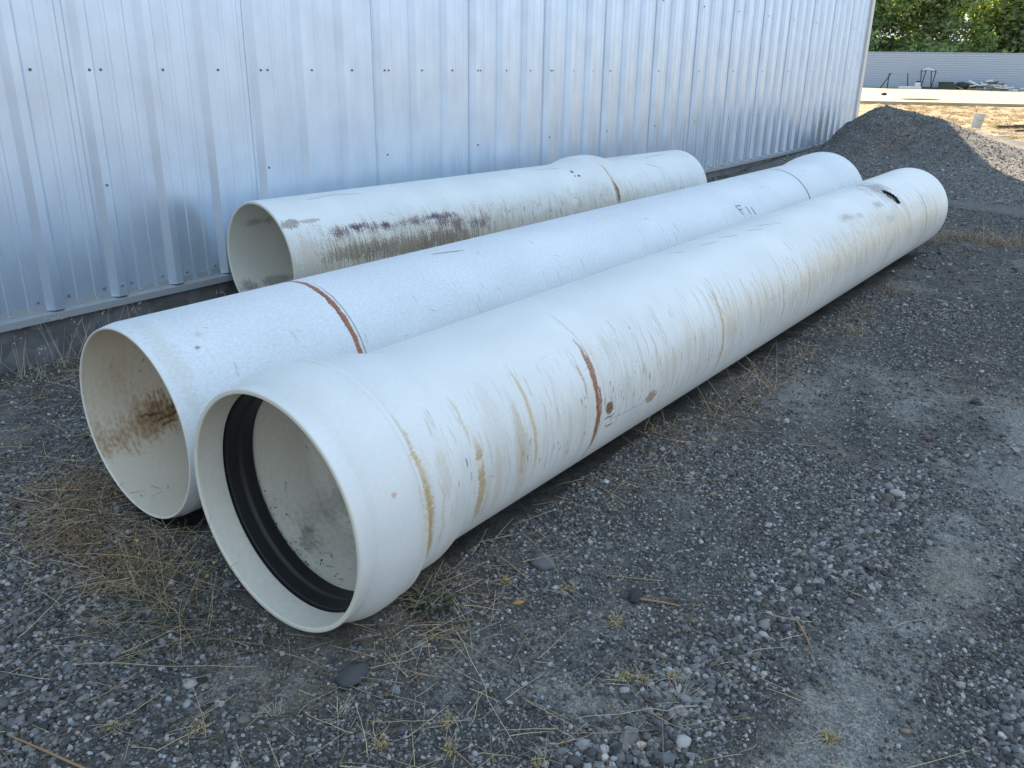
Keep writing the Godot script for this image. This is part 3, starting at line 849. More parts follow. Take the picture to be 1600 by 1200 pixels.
	var outer := smooth_profile([[0.004, 0.3240], [0.025, 0.3222], [0.044, 0.3190], [0.048, 0.3195], [0.054, 0.3240], [0.064, 0.3310], [0.084, 0.3395], [0.105, 0.3455], [0.130, 0.3472], [0.158, 0.3462], [0.180, 0.3425], [0.194, 0.3385], [0.197, 0.3412], [0.201, 0.3424], [0.207, 0.3424], [0.210, 0.3400], [0.213, 0.3320], [0.219, 0.3285], [0.232, 0.3230], [0.255, 0.3200], [0.30, 0.3192], [0.340, 0.3188], [0.360, 0.3160], [0.390, 0.3085], [0.415, 0.3015], [0.44, 0.2980], [0.48, 0.2971]])
	for k in range(1, 9): outer.append([0.48 + 4.02 * k / 8.0, 0.2971])
	lathe_surface(m, outer, L, fm, 256, false, 0.0015)
	lathe_surface(m, [[4.9, 0.2971], [5.3, 0.2971], [L - 0.003, 0.2971]], L, fm, 256, false, 0.0015)
	holed_band(m, 4.5, 4.9, 56, 256, 0.2971, 0.281, L, fm, fi, mat(lin(0.02, 0.019, 0.018), 0.85), 0.0015)
	lathe_surface(m, [[L - 0.003, 0.2971], [L, 0.294], [L, 0.2835], [L - 0.003, 0.281]], L, rim_m)
	var inner := smooth_profile([[0.004, 0.3105], [0.080, 0.3095], [0.085, 0.318], [0.10, 0.332], [0.16, 0.332], [0.172, 0.318], [0.178, 0.305], [0.22, 0.3035], [0.345, 0.3030], [0.37, 0.2985], [0.40, 0.289], [0.43, 0.2825], [0.46, 0.281]], 4)
	inner.append([4.5, 0.281])
	lathe_surface(m, inner, L, fi, 256, true, 0.0015)
	lathe_surface(m, [[4.9, 0.281], [L - 0.003, 0.281]], L, fi, 256, true, 0.0015)
	lathe_surface(m, [[0.004, 0.3240], [0.0008, 0.3228], [0.0, 0.321], [0.0, 0.314], [0.0012, 0.3115], [0.004, 0.3105]], L, rim_m, 128, true, 0.0015)
	part("pipe_body", m, null, front)
	var gm := ArrayMesh.new()
	var rub := mat(lin(0.012, 0.012, 0.013), 0.55)
	lathe_surface(gm, smooth_profile([[0.087, 0.326], [0.088, 0.3055], [0.092, 0.3025], [0.122, 0.3005], [0.127, 0.2975], [0.131, 0.2935], [0.138, 0.2925], [0.160, 0.2920], [0.167, 0.2945], [0.170, 0.326]], 4), L, rub, 112, true)
	var gk := part("rubber_ring", gm, null, front); gk.set_meta("label", "black rubber sealing ring set inside the bell")
	# ---- middle pipe: plain bevelled end towards the viewer, bell at the far end
	L = 5.79
	skin_begin(L, Color8(224, 224, 223), 0.03, 0.05, 202)
	rng.seed = 91
	ring_mark(0.653, -30, 118, 0.018, Color8(158, 92, 62), 0.95, 0.3); ring_mark(0.645, 8, 60, 0.006, Color8(110, 56, 36), 0.8); ring_mark(0.674, 4, 100, 0.004, Color8(110, 104, 98), 0.8, 0.2)
	ring_mark(4.765, -40, 110, 0.016, Color8(72, 72, 72), 0.95, 0.1)
	blot(0.165, 27, 0.05, 6, Color8(160, 148, 138), 0.5, 0.1, 0.9); blot(0.135, 36, 0.012, 1.5, Color8(120, 114, 106), 0.7, 0.0, 0.4)
	blot(0.05, 40, 0.05, 60, Color8(206, 200, 184), 0.5, 0.3, 0.5)
	stroke(1.263, 6, 1.41, 12, 0.010, Color8(110, 108, 106), 0.75)
	for k in 36: stroke_random(0.1, 5.6, -10, 75, 0.012, 0.05)
	# crayon strokes of an old mark
	for q in [[3.66, 46, 3.70, 58], [3.67, 46, 3.73, 47], [3.68, 51, 3.72, 52], [3.78, 50, 3.80, 60], [3.84, 52, 3.86, 62]]: stroke(q[0], q[1], q[2], q[3], 0.010, Color8(92, 96, 104), 0.85)
	for q in [[2.7, 30, 2.74, 33], [2.9, 44, 2.91, 54], [4.15, 30, 4.2, 33]]: stroke(q[0], q[1], q[2], q[3], 0.004, Color8(130, 130, 130), 0.6)
	drips(70, 0.2, 5.6, 40, 70, 5, 18, Color8(168, 160, 148), 0.08, 0.3)
	var mm := mat(Color.WHITE, 0.48); mm.albedo_texture = skin_end()
	skin_begin(L, Color8(230, 218, 196), 0.03, 0.02, 231, 512)
	blot(0.22, -116, 0.45, 24, Color8(160, 124, 86), 0.9, 0.3, 0.8); blot(0.12, -92, 0.2, 40, Color8(200, 178, 148), 0.4, 0.4, 0.9); blot(0.34, -112, 0.2, 11, Color8(118, 90, 66), 0.7, 0.3, 0.7); blot(0.1, -80, 0.16, 40, Color8(204, 184, 156), 0.35, 0.4, 0.9); blot(0.6, -110, 0.5, 30, Color8(150, 116, 84), 0.7, 0.4, 0.5)
	for q in [[0.16, -110, 0.24, -113], [0.2, -117, 0.33, -114], [0.26, -111, 0.40, -112], [0.22, -121, 0.28, -120], [0.3, -118, 0.42, -117]]: stroke(q[0], q[1], q[2], q[3], 0.005, Color8(84, 62, 46), 0.7)
	for k in 50: stroke_random(0.05, 1.2, -175, -70, 0.015, 0.02)
	var mi := mat(Color.WHITE, 0.6); mi.albedo_texture = skin_end()
	var mid := pipe_node("pipe", "plain-ended white pipe with a brown band, lying between the two others", Vector3(1.5265, 0.0784, 0.9362), Vector3(0.05025, 0.00948, -0.99869))
	m = ArrayMesh.new()
	outer = [[0.002, 0.2965], [0.02, 0.3005], [0.038, 0.3036], [0.042, 0.3044], [0.05, 0.3046]]
	for k in range(1, 13): outer.append([0.05 + 5.13 * k / 12.0, 0.3046])
	outer.append_array(smooth_profile([[5.19, 0.3046], [5.30, 0.3070], [5.36, 0.3130], [5.42, 0.3235], [5.50, 0.3335], [5.60, 0.3405], [5.70, 0.3425], [5.745, 0.3415], [5.755, 0.3400], [5.762, 0.3440], [L - 0.003, 0.3440]]))
	lathe_surface(m, outer, L, mm, 128, false, 0.002)
	lathe_surface(m, [[L - 0.003, 0.3440], [L, 0.342], [L, 0.328], [L - 0.003, 0.326]], L, rim_m)
	lathe_surface(m, [[0.004, 0.2895], [5.30, 0.2895], [5.50, 0.318], [L - 0.003, 0.326]], L, mi, 112, true, 0.002)
	lathe_surface(m, [[0.002, 0.2965], [0.0, 0.2952], [0.0, 0.2912], [0.004, 0.2895]], L, rim_m, 128, true, 0.002)
	part("pipe_body", m, null, mid)
	# ---- rear pipe: two lengths joined in a bell
	L = 3.78
	skin_begin(L, Color8(228, 226, 220), 0.03, 0.015, 303)
	rng.seed = 117
	for k in 9:
		blot(0.15 + k * 0.3, 84 + rng.randf_range(-3, 3), 0.42, 42, Color8(206, 190, 166), 0.85 if k < 5 else 0.55, 0.5, 0.5)
	blot(2.9, 88, 0.9, 30, Color8(206, 200, 176), 0.5, 0.7, 0.4)
	for q in [[1.25, 74, 0.16, 10], [0.30, 60, 0.14, 9], [0.47, 59, 0.16, 9], [0.62, 62, 0.14, 8], [0.80, 62, 0.15, 8], [0.98, 64, 0.14, 11], [1.07, 72, 0.12, 16]]:
		blot(q[0], q[1], q[2], q[3], Color8(100, 76, 74), 0.85, 0.35, 0.8)
	for q in [[0.41, 57, 0.10, 5], [0.58, 60, 0.07, 4], [0.92, 60, 0.10, 6], [1.04, 61, 0.07, 6]]: blot(q[0], q[1], q[2], q[3], Color8(58, 46, 58), 0.85, 0.4, 0.7)
	for q in [[0.7, 84, 0.45, 14], [1.0, 84, 0.3, 16], [0.4, 80, 0.3, 10]]: blot(q[0], q[1], q[2], q[3], Color8(128, 110, 88), 0.7, 0.6, 0.3)
	drips(150, 0.15, 1.4, 54, 84, 6, 26, Color8(124, 104, 88), 0.06, 0.32, 0.002, 0.01)
	drips(200, 0.15, 1.5, 54, 80, 6, 22, Color8(222, 212, 192), 0.15, 0.6, 0.002, 0.005)
	drips(300, 1.2, 3.7, 48, 84, 5, 24, Color8(150, 136, 118), 0.06, 0.35, 0.002, 0.006)
	drips(36, 1.2, 3.7, 62, 84, 4, 10, Color8(76, 70, 64), 0.3, 0.7, 0.003, 0.007)
	blot(0.06, 44, 0.07, 7, Color8(140, 128, 114), 0.8, 0.2, 0.3); blot(0.16, 44, 0.10, 3, Color8(150, 140, 126), 0.6, 0.1, 0.3)
	for q in [[0.25, 14, 0.42, 10], [0.42, 10, 0.58, 16], [2.0, 12, 2.2, 16], [2.9, 6, 3.1, 5], [3.2, 16, 3.5, 13], [3.1, 30, 3.22, 42]]: stroke(q[0], q[1], q[2], q[3], 0.005, Color8(140, 140, 138), 0.7)
	blot(2.267, 28, 0.016, 2.6, Color8(46, 46, 50), 1.0, 0.0, 0.15); blot(2.292, 37, 0.02, 2.6, Color8(40, 40, 44), 1.0, 0.0, 0.15); blot(2.26, 36, 0.008, 1.4, Color8(90, 90, 92), 1.0, 0.0, 0.15)
	ring_mark(2.548, 24, 84, 0.022, Color8(190, 166, 134), 0.7, 0.8); ring_mark(2.552, 52, 84, 0.03, Color8(166, 128, 92), 0.7, 0.8); ring_mark(2.565, 58, 82, 0.014, Color8(104, 70, 48), 0.8, 0.7)
	for k in 30: stroke_random(0.1, 3.7, -10, 80, 0.012, 0.05)
	var rm := mat(Color.WHITE, 0.5); rm.albedo_texture = skin_end()
	skin_begin(L, Color8(230, 224, 208), 0.03, 0.03, 331, 512)
	blot(0.17, -58, 0.16, 9, Color8(140, 136, 128), 0.6, 0.2, 0.8); blot(0.08, -128, 0.12, 12, Color8(120, 110, 98), 0.65, 0.1, 0.8); blot(0.25, -126, 0.2, 8, Color8(140, 132, 120), 0.6, 0.2, 0.4)
	var ri := mat(Color.WHITE, 0.6); ri.albedo_texture = skin_end()
	var rear := pipe_node("pipe", "shorter dirt-streaked white pipe joined by a bell, right beside the wall", Vector3(0.365, 0.1500, -0.4867), Vector3(0.1253, 0.0051, -0.99211))
	m = ArrayMesh.new()
	outer = [[0.003, 0.3005], [0.008, 0.302]]
	for k in range(1, 9): outer.append([0.008 + 2.06 * k / 8.0, 0.302])
	outer.append_array(smooth_profile([[2.10, 0.302], [2.24, 0.3028], [2.315, 0.3070], [2.375, 0.3145], [2.436, 0.3300], [2.48, 0.3380], [2.52, 0.3395], [2.542, 0.3360], [2.556, 0.3360], [2.580, 0.3415], [2.61, 0.3415], [2.65, 0.3365], [2.70, 0.3275], [2.735, 0.3165], [2.758, 0.3060]]))
	lathe_surface(m, outer, L, rm, 112, false, 0.0015)
	lathe_surface(m, [[2.758, 0.3060], [2.762, 0.3035], [2.762, 0.3005]], L, rim_m)
	lathe_surface(m, [[0.004, 0.2875], [2.3, 0.2875]], L, ri, 96, true)
	lathe_surface(m, [[0.003, 0.3005], [0.0, 0.2985], [0.0, 0.290], [0.004, 0.2875]], L, rim_m, 112, true)
	part("pipe_body", m, null, rear)
	m = ArrayMesh.new()
	lathe_surface(m, [[2.45, 0.300], [2.8, 0.300], [3.4, 0.300], [L - 0.003, 0.300]], L, rm, 112)
	lathe_surface(m, [[L - 0.003, 0.300], [L, 0.297], [L, 0.288], [L - 0.003, 0.2855]], L, rim_m)
	lathe_surface(m, [[2.31, 0.2855], [L - 0.003, 0.2855]], L, ri, 96, true)
	part("inserted_length", m, null, rear)

func stroke_random(s0: float, s1: float, t0: float, t1: float, dl: float, ds: float):
	var s := rng.randf_range(s0, s1); var t := rng.randf_range(t0, t1)
	stroke(s, t, s + rng.randf_range(-ds, ds) * 0.6, t + rng.randf_range(-4, 4), rng.randf_range(0.002, 0.005), Color8(124, 118, 110), rng.randf_range(0.15, 0.55))

# ------------------------------------------------------------------ plants and litter
func build_plants():
	rng.seed = 4242
	var straw := mat(lin(0.52, 0.39, 0.22), 0.85); var pale := mat(lin(0.55, 0.48, 0.36), 0.85); var dead := mat(lin(0.32, 0.215, 0.12), 0.9)
	var ochre := mat(lin(0.42, 0.31, 0.13), 0.85); var green := mat(lin(0.13, 0.135, 0.075), 0.8); var yellow := mat(lin(0.55, 0.50, 0.10), 0.7); var wood := mat(lin(0.33, 0.20, 0.10), 0.85)
	for q in [straw, pale, dead, ochre, green, yellow]: q.cull_mode = BaseMaterial3D.CULL_DISABLED
	# loose straw, too much to count
	var smat := mat(Color.WHITE, 0.85); smat.vertex_color_use_as_albedo = true
	for v in 4:
		var st := st_new()
		tube(st, wavy(Vector3.ZERO, Vector3(1, 0.05, 0), 0.11, [0.03, 0.07, 0.14, 0.26][v], 0.0, 9), 0.0010, 0.0005)
		var mesh := finish(st)
		var sc := Scatter.new()
		var spots := [[1.35, 0.98, 0.30, 0.16, 130], [1.8, 1.12, 0.24, 0.14, 130], [2.5, 0.72, 0.14, 0.24, 150], [2.55, 1.1, 0.6, 0.30, 130], [2.95, 1.05, 0.45, 0.25, 90], [1.7, 1.45, 0.6, 0.3, 120], [0.7, 0.9, 0.5, 0.5, 230], [0.25, 0.5, 0.22, 0.6, 130], [2.6, -0.4, 0.10, 0.9, 110], [2.66, -1.6, 0.12, 1.0, 90], [3.2, 0.6, 0.5, 0.4, 80], [2.95, -5.5, 0.5, 0.3, 110], [2.9, -2.6, 0.5, 1.6, 70], [1.2, 1.35, 0.5, 0.25, 160]]
		for q in spots:
			for k in int(q[4] * 0.36):
				var x: float = q[0] + rng.randfn() * q[2] * 0.7; var z: float = q[1] + rng.randfn() * q[3] * 0.7
				if under_pipe(x, z) or x < 0.03: continue
				var s := rng.randf_range(0.35, 1.5)
				var b := Basis.from_euler(Vector3(rng.randf() * TAU, rng.randf() * TAU, rng.randfn() * 0.12), EULER_ORDER_YZX).scaled_local(Vector3(s, 1.1, 1.1))
				var t := rng.randf_range(0.55, 1.15)
				var c := Color(0.56, 0.44, 0.27) * t if rng.randf() < 0.6 else Color(0.33, 0.22, 0.12) * t
				sc.put(Transform3D(b, on_ground(x, z, -0.006) + Vector3.UP * rng.randf() * 0.008), c)
		var o := scatter_node("dry_straw", sc, mesh, smat)
		tag(o, "scattered bits of dry straw lying over the gravel", "straw", "loose straw on the gravel")
	# tangled brown clumps at the pipe mouths
	for q in [[1.24, 0.99, 0.17, "matted dead grass in front of the plain-ended pipe"], [1.66, 1.10, 0.17, "matted dead grass between the two pipe mouths"], [1.42, 1.12, 0.15, "small brown mat of dead grass out on the gravel"]]:
		var t := thing("dead_grass", q[3], "dead grass", on_ground(q[0], q[1]))
		part("stem", mat_of_straw(44, q[2], 0.05, 0.16, 0.0011, 0.02), dead, t); part("straw", mat_of_straw(24, q[2] * 1.1, 0.08, 0.26, 0.0011, 0.045), straw, t)
		var st := st_new(); flakes(st, 2200, Vector3(0, 0.004, 0), Vector3(q[2] * 1.1, 0.02, q[2] * 0.8), 0.002, 0.006)
		part("leaf_litter", finish(st), dead, t)
	# weed with tiny yellow flowers
	for q in [[1.90, 1.10, "sprawling green weed with tiny yellow flowers before the belled pipe", 0.26], [2.02, 1.20, "low tangle of greenish stems just under the bell rim", 0.18]]:
		var t := thing("weed", q[2], "weed", on_ground(q[0], q[1]))
		part("stem", stems(46, 0.10, 0.10, q[3], 0.95, 0.16, 0.06, 0.0010), green, t)
		part("dry_stem", stems(26, 0.12, 0.12, q[3] + 0.06, 1.0, 0.14, 0.07, 0.0009), straw, t)
		part("leaf", leaf_blades(60, 0.12, 0.015, 0.04, 0.003), green, t)
		if q[3] > 0.2:
			for k in 7:
				var st := st_new(); flakes(st, 14, Vector3(rng.randf_range(-0.14, 0.12), rng.randf_range(0.06, 0.15), rng.randf_range(-0.14, 0.08)), Vector3(0.004, 0.004, 0.004), 0.002, 0.004)
				part("flower", finish(st), yellow, t)
	var th := thing("weed", "small grey-green leafy weed against the side of the bell", "weed", on_ground(2.50, 0.72))
	part("stem", stems(10, 0.03, 0.05, 0.10, 0.7, 0.1, 0.03, 0.0012), green, th); part("leaf", leaf_blades(46, 0.05, 0.03, 0.075, 0.007), green, th)
	th = thing("weed", "thin dark seed stalks standing before the lowest point of the bell", "weed", on_ground(2.22, 1.05))
	part("stem", stems(7, 0.02, 0.05, 0.10, 0.4, 0.1, 0.0, 0.0008), dead, th)
	var fs := st_new(); for k in 10: flakes(fs, 6, Vector3(rng.randf_range(-0.03, 0.03), rng.randf_range(0.03, 0.09), rng.randf_range(-0.02, 0.02)), Vector3(0.006, 0.006, 0.006), 0.002, 0.004)
	part("seed_head", finish(fs), dead, th)
	var cr := thing("leaf_crumbs", "dark crumbs of leaf and soil lying inside the belled end", "litter", Vector3(2.218, 0.0412, 0.86))
	var cs := st_new(); cs.set_smooth_group(-1)
	for k in 260:
		var a := deg_to_rad(-150.0 + rng.randfn() * 26.0)
		var dz := rng.randfn() * 0.07 - 0.03
		var r := 0.2905 if dz < -0.24 else 0.3012
		if dz > -0.042 or dz < -0.3: continue
		flakes(cs, 1, Vector3(sin(a) * r, cos(a) * r, dz), Vector3(0.004, 0.002, 0.004), 0.0015, 0.006)
	part("crumb", finish(cs), mat(lin(0.05, 0.04, 0.03), 0.95), cr)
	# curled ochre clumps strewn over the open gravel
	for q in [[2.76, 0.46], [2.60, 0.53], [3.05, 0.67], [3.085, 0.645], [3.14, 0.60], [2.93, 0.50], [2.72, 1.16], [2.23, 1.47], [2.86, 1.09], [3.5, 0.57], [2.80, 1.02], [3.03, 1.0], [2.36, 1.36]]:
		var t := thing("dry_clump", "small curled clump of ochre dry plant matter on the open gravel", "dry clump", on_ground(q[0], q[1], 0.002), "ochre clumps on the gravel")
		var st := st_new(); flakes(st, 130, Vector3.ZERO, Vector3(0.022, 0.02, 0.018), 0.0022, 0.0055)
		part("flake", finish(st), ochre, t); part("stem", mat_of_straw(12, 0.02, 0.03, 0.07, 0.0008, 0.012), pale, t)
		t.rotation.y = rng.randf() * TAU
	# upright dry tufts
	for q in [[3.19, 0.66, 0.09, 26, "upright pale dry grass tuft on the open gravel"], [2.45, 1.22, 0.05, 30, "flattened pale root tuft below the bell rim"], [2.58, 1.14, 0.05, 26, "second flattened pale root tuft beyond the bell rim"]]:
		var t := thing("dry_tuft", q[4], "dry grass", on_ground(q[0], q[1]))
		part("stem", stems(q[3], 0.012, q[2] * 0.6, q[2] * 1.2, 0.9, 0.14, 0.05, 0.0008), pale, t)
	for q in [[2.60, -0.95, 0.16], [2.64, -1.12, 0.20], [2.66, -1.32, 0.24], [2.52, -0.60, 0.10], [2.66, -1.9, 0.12], [2.78, -2.42, 0.12], [2.68, -2.9, 0.1], [2.72, -3.4, 0.12]]:
		var t := thing("dry_grass", "thin dry grass growing along the foot of the outer pipe", "dry grass", on_ground(q[0], q[1]), "dry grass along the outer pipe")
		part("stem", stems(9, 0.07, q[2] * 0.5, q[2] * 1.15, 0.8, 0.12, 0.02, 0.0011), straw, t); part("litter", mat_of_straw(30, 0.09, 0.05, 0.12, 0.0009, 0.015), dead, t)
	for q in [[2.73, -5.55], [2.86, -5.6], [2.95, -5.5], [3.05, -5.6], [3.17, -5.52], [3.28, -5.6], [2.66, -5.3]]:
		var t := thing("dry_grass", "sparse dry grass tuft at the foot of the gravel heap", "dry grass", on_ground(q[0], q[1]), "dry grass at the foot of the heap")
		part("stem", stems(14, 0.10, 0.08, 0.22, 0.8, 0.14, 0.02, 0.0016), straw, t); part("litter", mat_of_straw(30, 0.14, 0.06, 0.18, 0.0014, 0.02), dead, t)
	for q in [[0.10, 0.42, 0.30], [0.07, 0.30, 0.20], [0.13, 0.60, 0.22], [0.09, 0.17, 0.24], [0.12, 0.05, 0.22], [0.16, 0.75, 0.18], [0.10, -0.42, 0.16], [0.2, 0.55, 0.14]]:
		var t := thing("dry_grass", "thin dry grass stalks standing against the concrete footing", "dry grass", on_ground(q[0], q[1]), "dry stalks along the footing")
		part("stem", stems(7, 0.04, q[2] * 0.5, q[2] * 1.1, 0.45, 0.08, 0.01, 0.0013), pale, t)
		var st := st_new(); for k in 6: flakes(st, 5, Vector3(rng.randf_range(-0.03, 0.03), q[2] * rng.randf_range(0.7, 1.0), rng.randf_range(-0.03, 0.03)), Vector3(0.004, 0.012, 0.004), 0.002, 0.005)
		part("seed_head", finish(st), pale, t)
	# single long straws and sticks
	for q in [[2.63, 0.78, 2.96, 1.0, "long pale straw lying on the gravel beyond the bell", pale, 0.0013], [3.23, 0.66, 3.02, 0.86, "thin bent straw lying behind the upright tuft", pale, 0.0011], [1.98, 1.42, 2.30, 1.14, "long straw lying in front of the bell", straw, 0.0012], [1.12, 1.0, 1.5, 1.16, "long straw lying on the dead grass mat", pale, 0.0011]]:
		var st := st_new(); var a := on_ground(q[0], q[1], -0.010); var b := on_ground(q[2], q[3], -0.010)
		var pts := []
		for k in 9: pts.append(a.lerp(b, k / 8.0) + Vector3(rng.randf_range(-1, 1), rng.randf_range(0, 1.2), rng.randf_range(-1, 1)) * 0.006)
		tube(st, pts, q[6], q[6] * 0.6, 4)
		tag(part("straw_stem", finish(st), q[5], self), q[4], "straw")
	for q in [[2.94, 0.38, 3.04, 0.34, "short brown stick beside the dark clod of earth"], [3.31, 0.21, 3.37, 0.29, "short brown stick out on the pebbly gravel"], [2.40, 1.55, 2.10, 1.62, "dark reddish stick lying far in front of the bell"]]:
		var st := st_new(); var a := on_ground(q[0], q[1], -0.010); var b := on_ground(q[2], q[3], -0.008)
		tube(st, [a, a.lerp(b, 0.35) + Vector3(0, 0.003, 0.002), a.lerp(b, 0.7) + Vector3(0.002, 0.002, 0), b], 0.0034, 0.0022, 6)
		tag(part("stick", finish(st), wood, self), q[4], "stick")
	var chip := part("wood_chip", stone_mesh(301, 0.35, 0.3, true), mat(lin(0.42, 0.22, 0.08), 0.8), self, on_ground(2.68, 0.58, -0.005))
	chip.scale = Vector3(0.02, 0.009, 0.008); chip.rotation.y = 0.9
	tag(chip, "orange-brown chip of wood lying on the gravel", "wood chip")
	# bigger loose stones
	for q in [[2.51, 1.03, 0.046, 0.075, "flat dark stone half sunk in the gravel below the bell"], [2.63, 0.39, 0.036, 0.13, "flat grey stone beside the outer pipe"], [3.14, -1.71, 0.018, 0.2, "pale pebble standing out in the finer gravel"], [3.45, -1.76, 0.030, 0.05, "dark clod lying alone on the open yard"], [3.35, -1.26, 0.022, 0.12, "reddish stone lying alone on the open yard"], [2.92, 0.37, 0.030, 0.035, "black clod of earth with a stick on it"], [2.54, -0.14, 0.014, 0.5, "white pebble close to the outer pipe"], [2.63, 1.01, 0.016, 0.22, "rounded light grey pebble near the flat dark stone"], [2.27, 1.32, 0.013, 0.34, "pale pebble in front of the bell"], [2.04, 1.23, 0.014, 0.24, "grey pebble beside the low tangle of stems"]]:
		var c := lin(q[3], q[3], q[3] * 0.97)
		if q[4].begins_with("reddish"): c = lin(0.16, 0.09, 0.075)
		var o := part("stone", stone_mesh(int(q[2] * 9000.0) + int(q[0] * 100.0), 0.42 if q[2] > 0.025 else 0.6, 0.55 if q[2] > 0.025 else 0.4, q[3] < 0.06), mat(c, 0.85), self, on_ground(q[0], q[1], -q[2] * 0.22))
		o.scale = Vector3.ONE * q[2]; o.rotation.y = rng.randf() * TAU
		tag(o, q[4], "stone")

# ------------------------------------------------------------------ things in the sunlit yard behind
func build_far_objects():
	rng.seed = 99
	var white := mat(lin(0.72, 0.71, 0.68), 0.5); var black := mat(lin(0.02, 0.02, 0.022), 0.6); var timber := mat(lin(0.30, 0.25, 0.19), 0.85); var olive := mat(lin(0.05, 0.06, 0.045), 0.7)
	var dark := mat(lin(0.05, 0.045, 0.04), 0.8)
	var tuft := stems(16, 0.05, 0.04, 0.13, 1.0, 0.12, 0.03, 0.004)
	var ts := Scatter.new()
	for k in 3600:
		var x := rng.randf_range(-6.5, 4.5); var z := rng.randf_range(-37.0, -16.5)
		if z > yard_edge(x) - 0.3 or z < -33.7 - 0.5 * x or n_a.get_noise_2d(x * 0.8, z * 0.8) < rng.randf_range(-0.35, 0.25): continue
		var c := Color(0.50, 0.37, 0.19) * rng.randf_range(0.55, 1.15)
		var q := rng.randf_range(0.5, 1.3)
		ts.put(Transform3D(Basis.from_euler(Vector3(0, rng.randf() * TAU, 0)).scaled(Vector3(q * 1.4, q * 0.8, q * 1.4)), Vector3(x, plane_y(x, z) + 0.005, z)), c)
	var tm := mat(Color.WHITE, 0.9); tm.vertex_color_use_as_albedo = true; tm.cull_mode = BaseMaterial3D.CULL_DISABLED
	tag(scatter_node("dry_stubble", ts, tuft, tm), "sparse dry stubble over the sunlit sand before the paving", "dry grass")
	# white bucket on the sand
	var bk := thing("bucket", "battered white plastic bucket standing alone on the sand", "bucket", Vector3(0.80, plane_y(0.8, -20.1) + 0.0, -20.1))
	var m := ArrayMesh.new()
	lathe_surface(m, [[0.0, 0.0], [0.0, 0.105], [0.30, 0.125], [0.305, 0.13], [0.32, 0.13], [0.32, 0.122], [0.02, 0.100], [0.02, 0.0]], 1.0, mat(lin(0.5, 0.49, 0.47), 0.5), 24)
	var body := part("shell", m, null, bk); body.rotation_degrees = Vector3(90, 0, 0); body.position.y = 0.01
	var hs := st_new(); var hp := []
	for k in 9: hp.append(Vector3(0.13 * cos(PI * k / 8.0), 0.29 - 0.11 * sin(PI * k / 8.0), 0.06 * sin(PI * k / 8.0) + 0.1))
	tube(hs, hp, 0.003, 0.003, 4); part("handle", finish(hs), black, bk)
	bk.rotation_degrees = Vector3(0, 25, -7)
	# charred timbers
	for q in [[1.52, -20.8, 0.75, 0.075, 0.25, "thick dark timber lying on the sand past the bucket"], [1.95, -20.5, 0.9, 0.05, -0.15, "thin dark plank on top of the timbers on the sand"], [1.85, -20.0, 0.55, 0.045, 0.6, "broken dark board lying in front of the other timbers"], [2.2, -21.2, 1.1, 0.08, 0.35, "long dark beam beyond the other timbers on the sand"]]:
		var o := part("timber", box_mesh(Vector3(-q[2] * 0.5, 0, -q[3] * 0.5), Vector3(q[2] * 0.5, q[3], q[3] * 0.5)), dark, self, Vector3(q[0], plane_y(q[0], q[1]) + (0.07 if q[3] == 0.05 else 0.0), q[1]))
		o.rotation.y = q[4]; o.rotation.z = 0.04
		tag(o, q[5], "timber")
	# on the paved area
	var by := -0.028
	var beam := part("white_beam", box_mesh(Vector3(-0.62, 0, -0.08), Vector3(0.62, 0.13, 0.08)), white, self, Vector3(-7.75, by, -55.0)); beam.rotation.y = 0.3
	tag(beam, "long white beam lying on the paving by the fence", "beam")
	var drum := thing("white_drum", "small white drum with a dark lid behind the white beam", "drum", Vector3(-7.45, by, -55.6))
	m = ArrayMesh.new(); lathe_surface(m, [[0.0, 0.0], [0.0, 0.15], [0.03, 0.17], [0.30, 0.17], [0.34, 0.15]], 1.0, white, 20)
	var db := part("shell", m, null, drum); db.rotation_degrees.x = 90; db.position.y = 0.0
	m = ArrayMesh.new(); lathe_surface(m, [[0.34, 0.145], [0.42, 0.11], [0.44, 0.0]], 1.0, black, 16)
	var dl := part("lid", m, null, drum); dl.rotation_degrees.x = 90
	var stand := thing("steel_stand", "black steel stand of two V-shaped frames before the fence", "stand", Vector3(-7.0, by, -55.7))
	for x in [-0.28, 0.28]:
		var st := st_new()
		tube(st, [Vector3(x, 0, 0), Vector3(x - 0.13, 1.0, 0)], 0.03, 0.03, 5); tube(st, [Vector3(x, 0, 0), Vector3(x + 0.13, 1.0, 0)], 0.03, 0.03, 5); tube(st, [Vector3(x - 0.13, 1.0, 0), Vector3(x + 0.13, 1.0, 0)], 0.03, 0.03, 5)
		part("frame", finish(st), black, stand)
	var tb := st_new(); tube(tb, [Vector3(-0.3, 1.02, 0), Vector3(-0.08, 1.12, 0), Vector3(0.1, 1.08, 0), Vector3(0.32, 1.02, 0)], 0.04, 0.04, 6); part("top_bar", finish(tb), white, stand)
	part("base_plate", box_mesh(Vector3(-0.5, 0, -0.25), Vector3(0.75, 0.09, 0.25)), dark, stand)
	var crate := thing("crate", "low dark olive crate standing by the fence", "crate", Vector3(-5.9, by, -56.4))
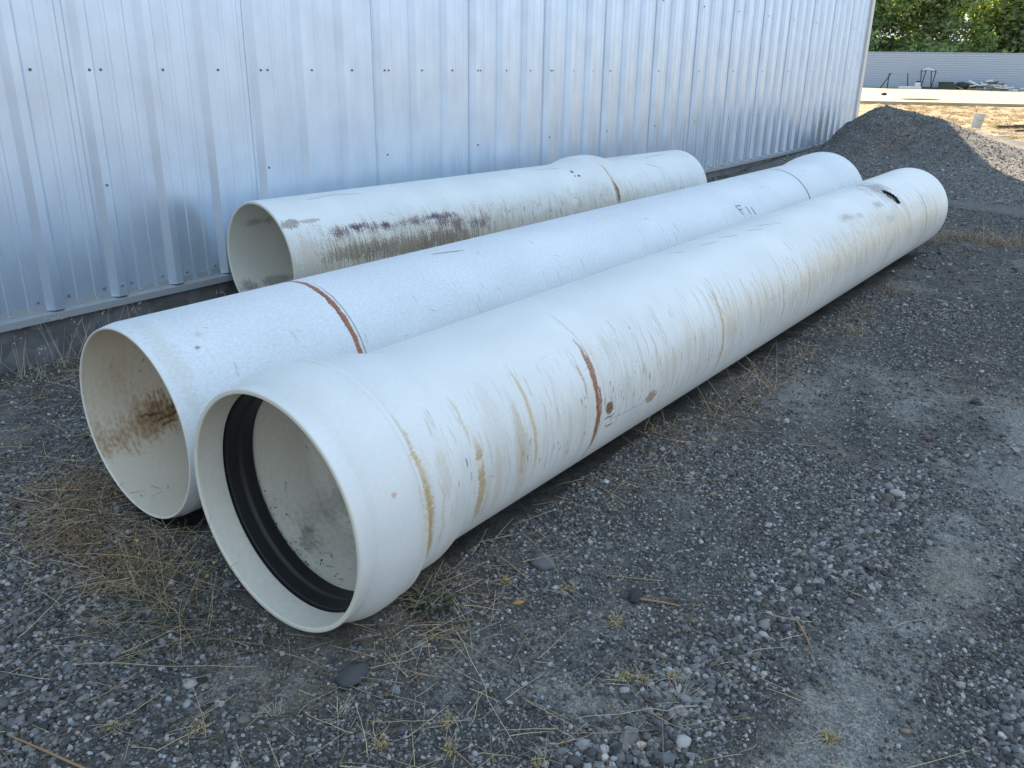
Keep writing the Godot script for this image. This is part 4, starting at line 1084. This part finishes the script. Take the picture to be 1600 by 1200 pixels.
	part("shell", box_mesh(Vector3(-0.5, 0, -0.3), Vector3(0.5, 0.32, 0.3)), olive, crate); part("lid", box_mesh(Vector3(-0.52, 0.322, -0.32), Vector3(0.2, 0.40, 0.32)), olive, crate)
	var sack := part("black_sack", stone_mesh(77, 0.55, 0.5, false), black, self, Vector3(-5.15, by + 0.18, -56.4)); sack.scale = Vector3(0.38, 0.42, 0.3)
	tag(sack, "black sack slumped between the crate and the scrap heap", "sack")
	for k in 44:
		var x := -5.3 + 3.6 * rng.randf(); var l := rng.randf_range(0.4, 1.3)
		var h := 0.5 * exp(-pow((x + 3.9) / 0.75, 2))
		var o := part("scrap_board", box_mesh(Vector3(-l * 0.5, 0, -0.06), Vector3(l * 0.5, rng.randf_range(0.03, 0.09), 0.06)), [white, timber, timber, white, dark][k % 5], self, Vector3(x, by + h * rng.randf() + 0.02, -56.4 - 0.3 * (x + 5.0) + rng.randf_range(-0.4, 0.4)))
		o.rotation = Vector3(rng.randfn() * 0.1, rng.randfn() * 0.5, rng.randfn() * 0.24)
		tag(o, ["pale", "brown", "brown", "pale", "dark"][k % 5] + " scrap board in the heap lying along the far fence", "board", "scrap heap by the far fence")
	for q in [[-9.1, -53.6, 0.5, "dark rod leaning against the fence near the building corner"], [-7.95, -55.4, -0.12, "dark upright rod beside the white beam"], [-8.8, -54.0, 0.0, "short dark post close to the building corner"]]:
		var st := st_new(); tube(st, [Vector3(0, 0, 0), Vector3(q[2], 0.85, 0)], 0.035, 0.03, 5)
		tag(part("rod", finish(st), dark, self, Vector3(q[0], by, q[1])), q[3], "rod")
	var clod := part("rubber_lump", stone_mesh(15, 0.6, 0.4, true), black, self, Vector3(-5.6, by + 0.05, -39.3)); clod.scale = Vector3(0.12, 0.12, 0.12)
	tag(clod, "small black lump alone on the pale paving", "lump")
	var matt := part("dark_rag", stone_mesh(16, 0.08, 0.5, true), dark, self, Vector3(-3.3, by + 0.02, -34.9)); matt.scale = Vector3(0.7, 0.4, 0.3); matt.rotation.y = 0.4
	tag(matt, "flat dark rag near the edge of the pale paving", "rag")
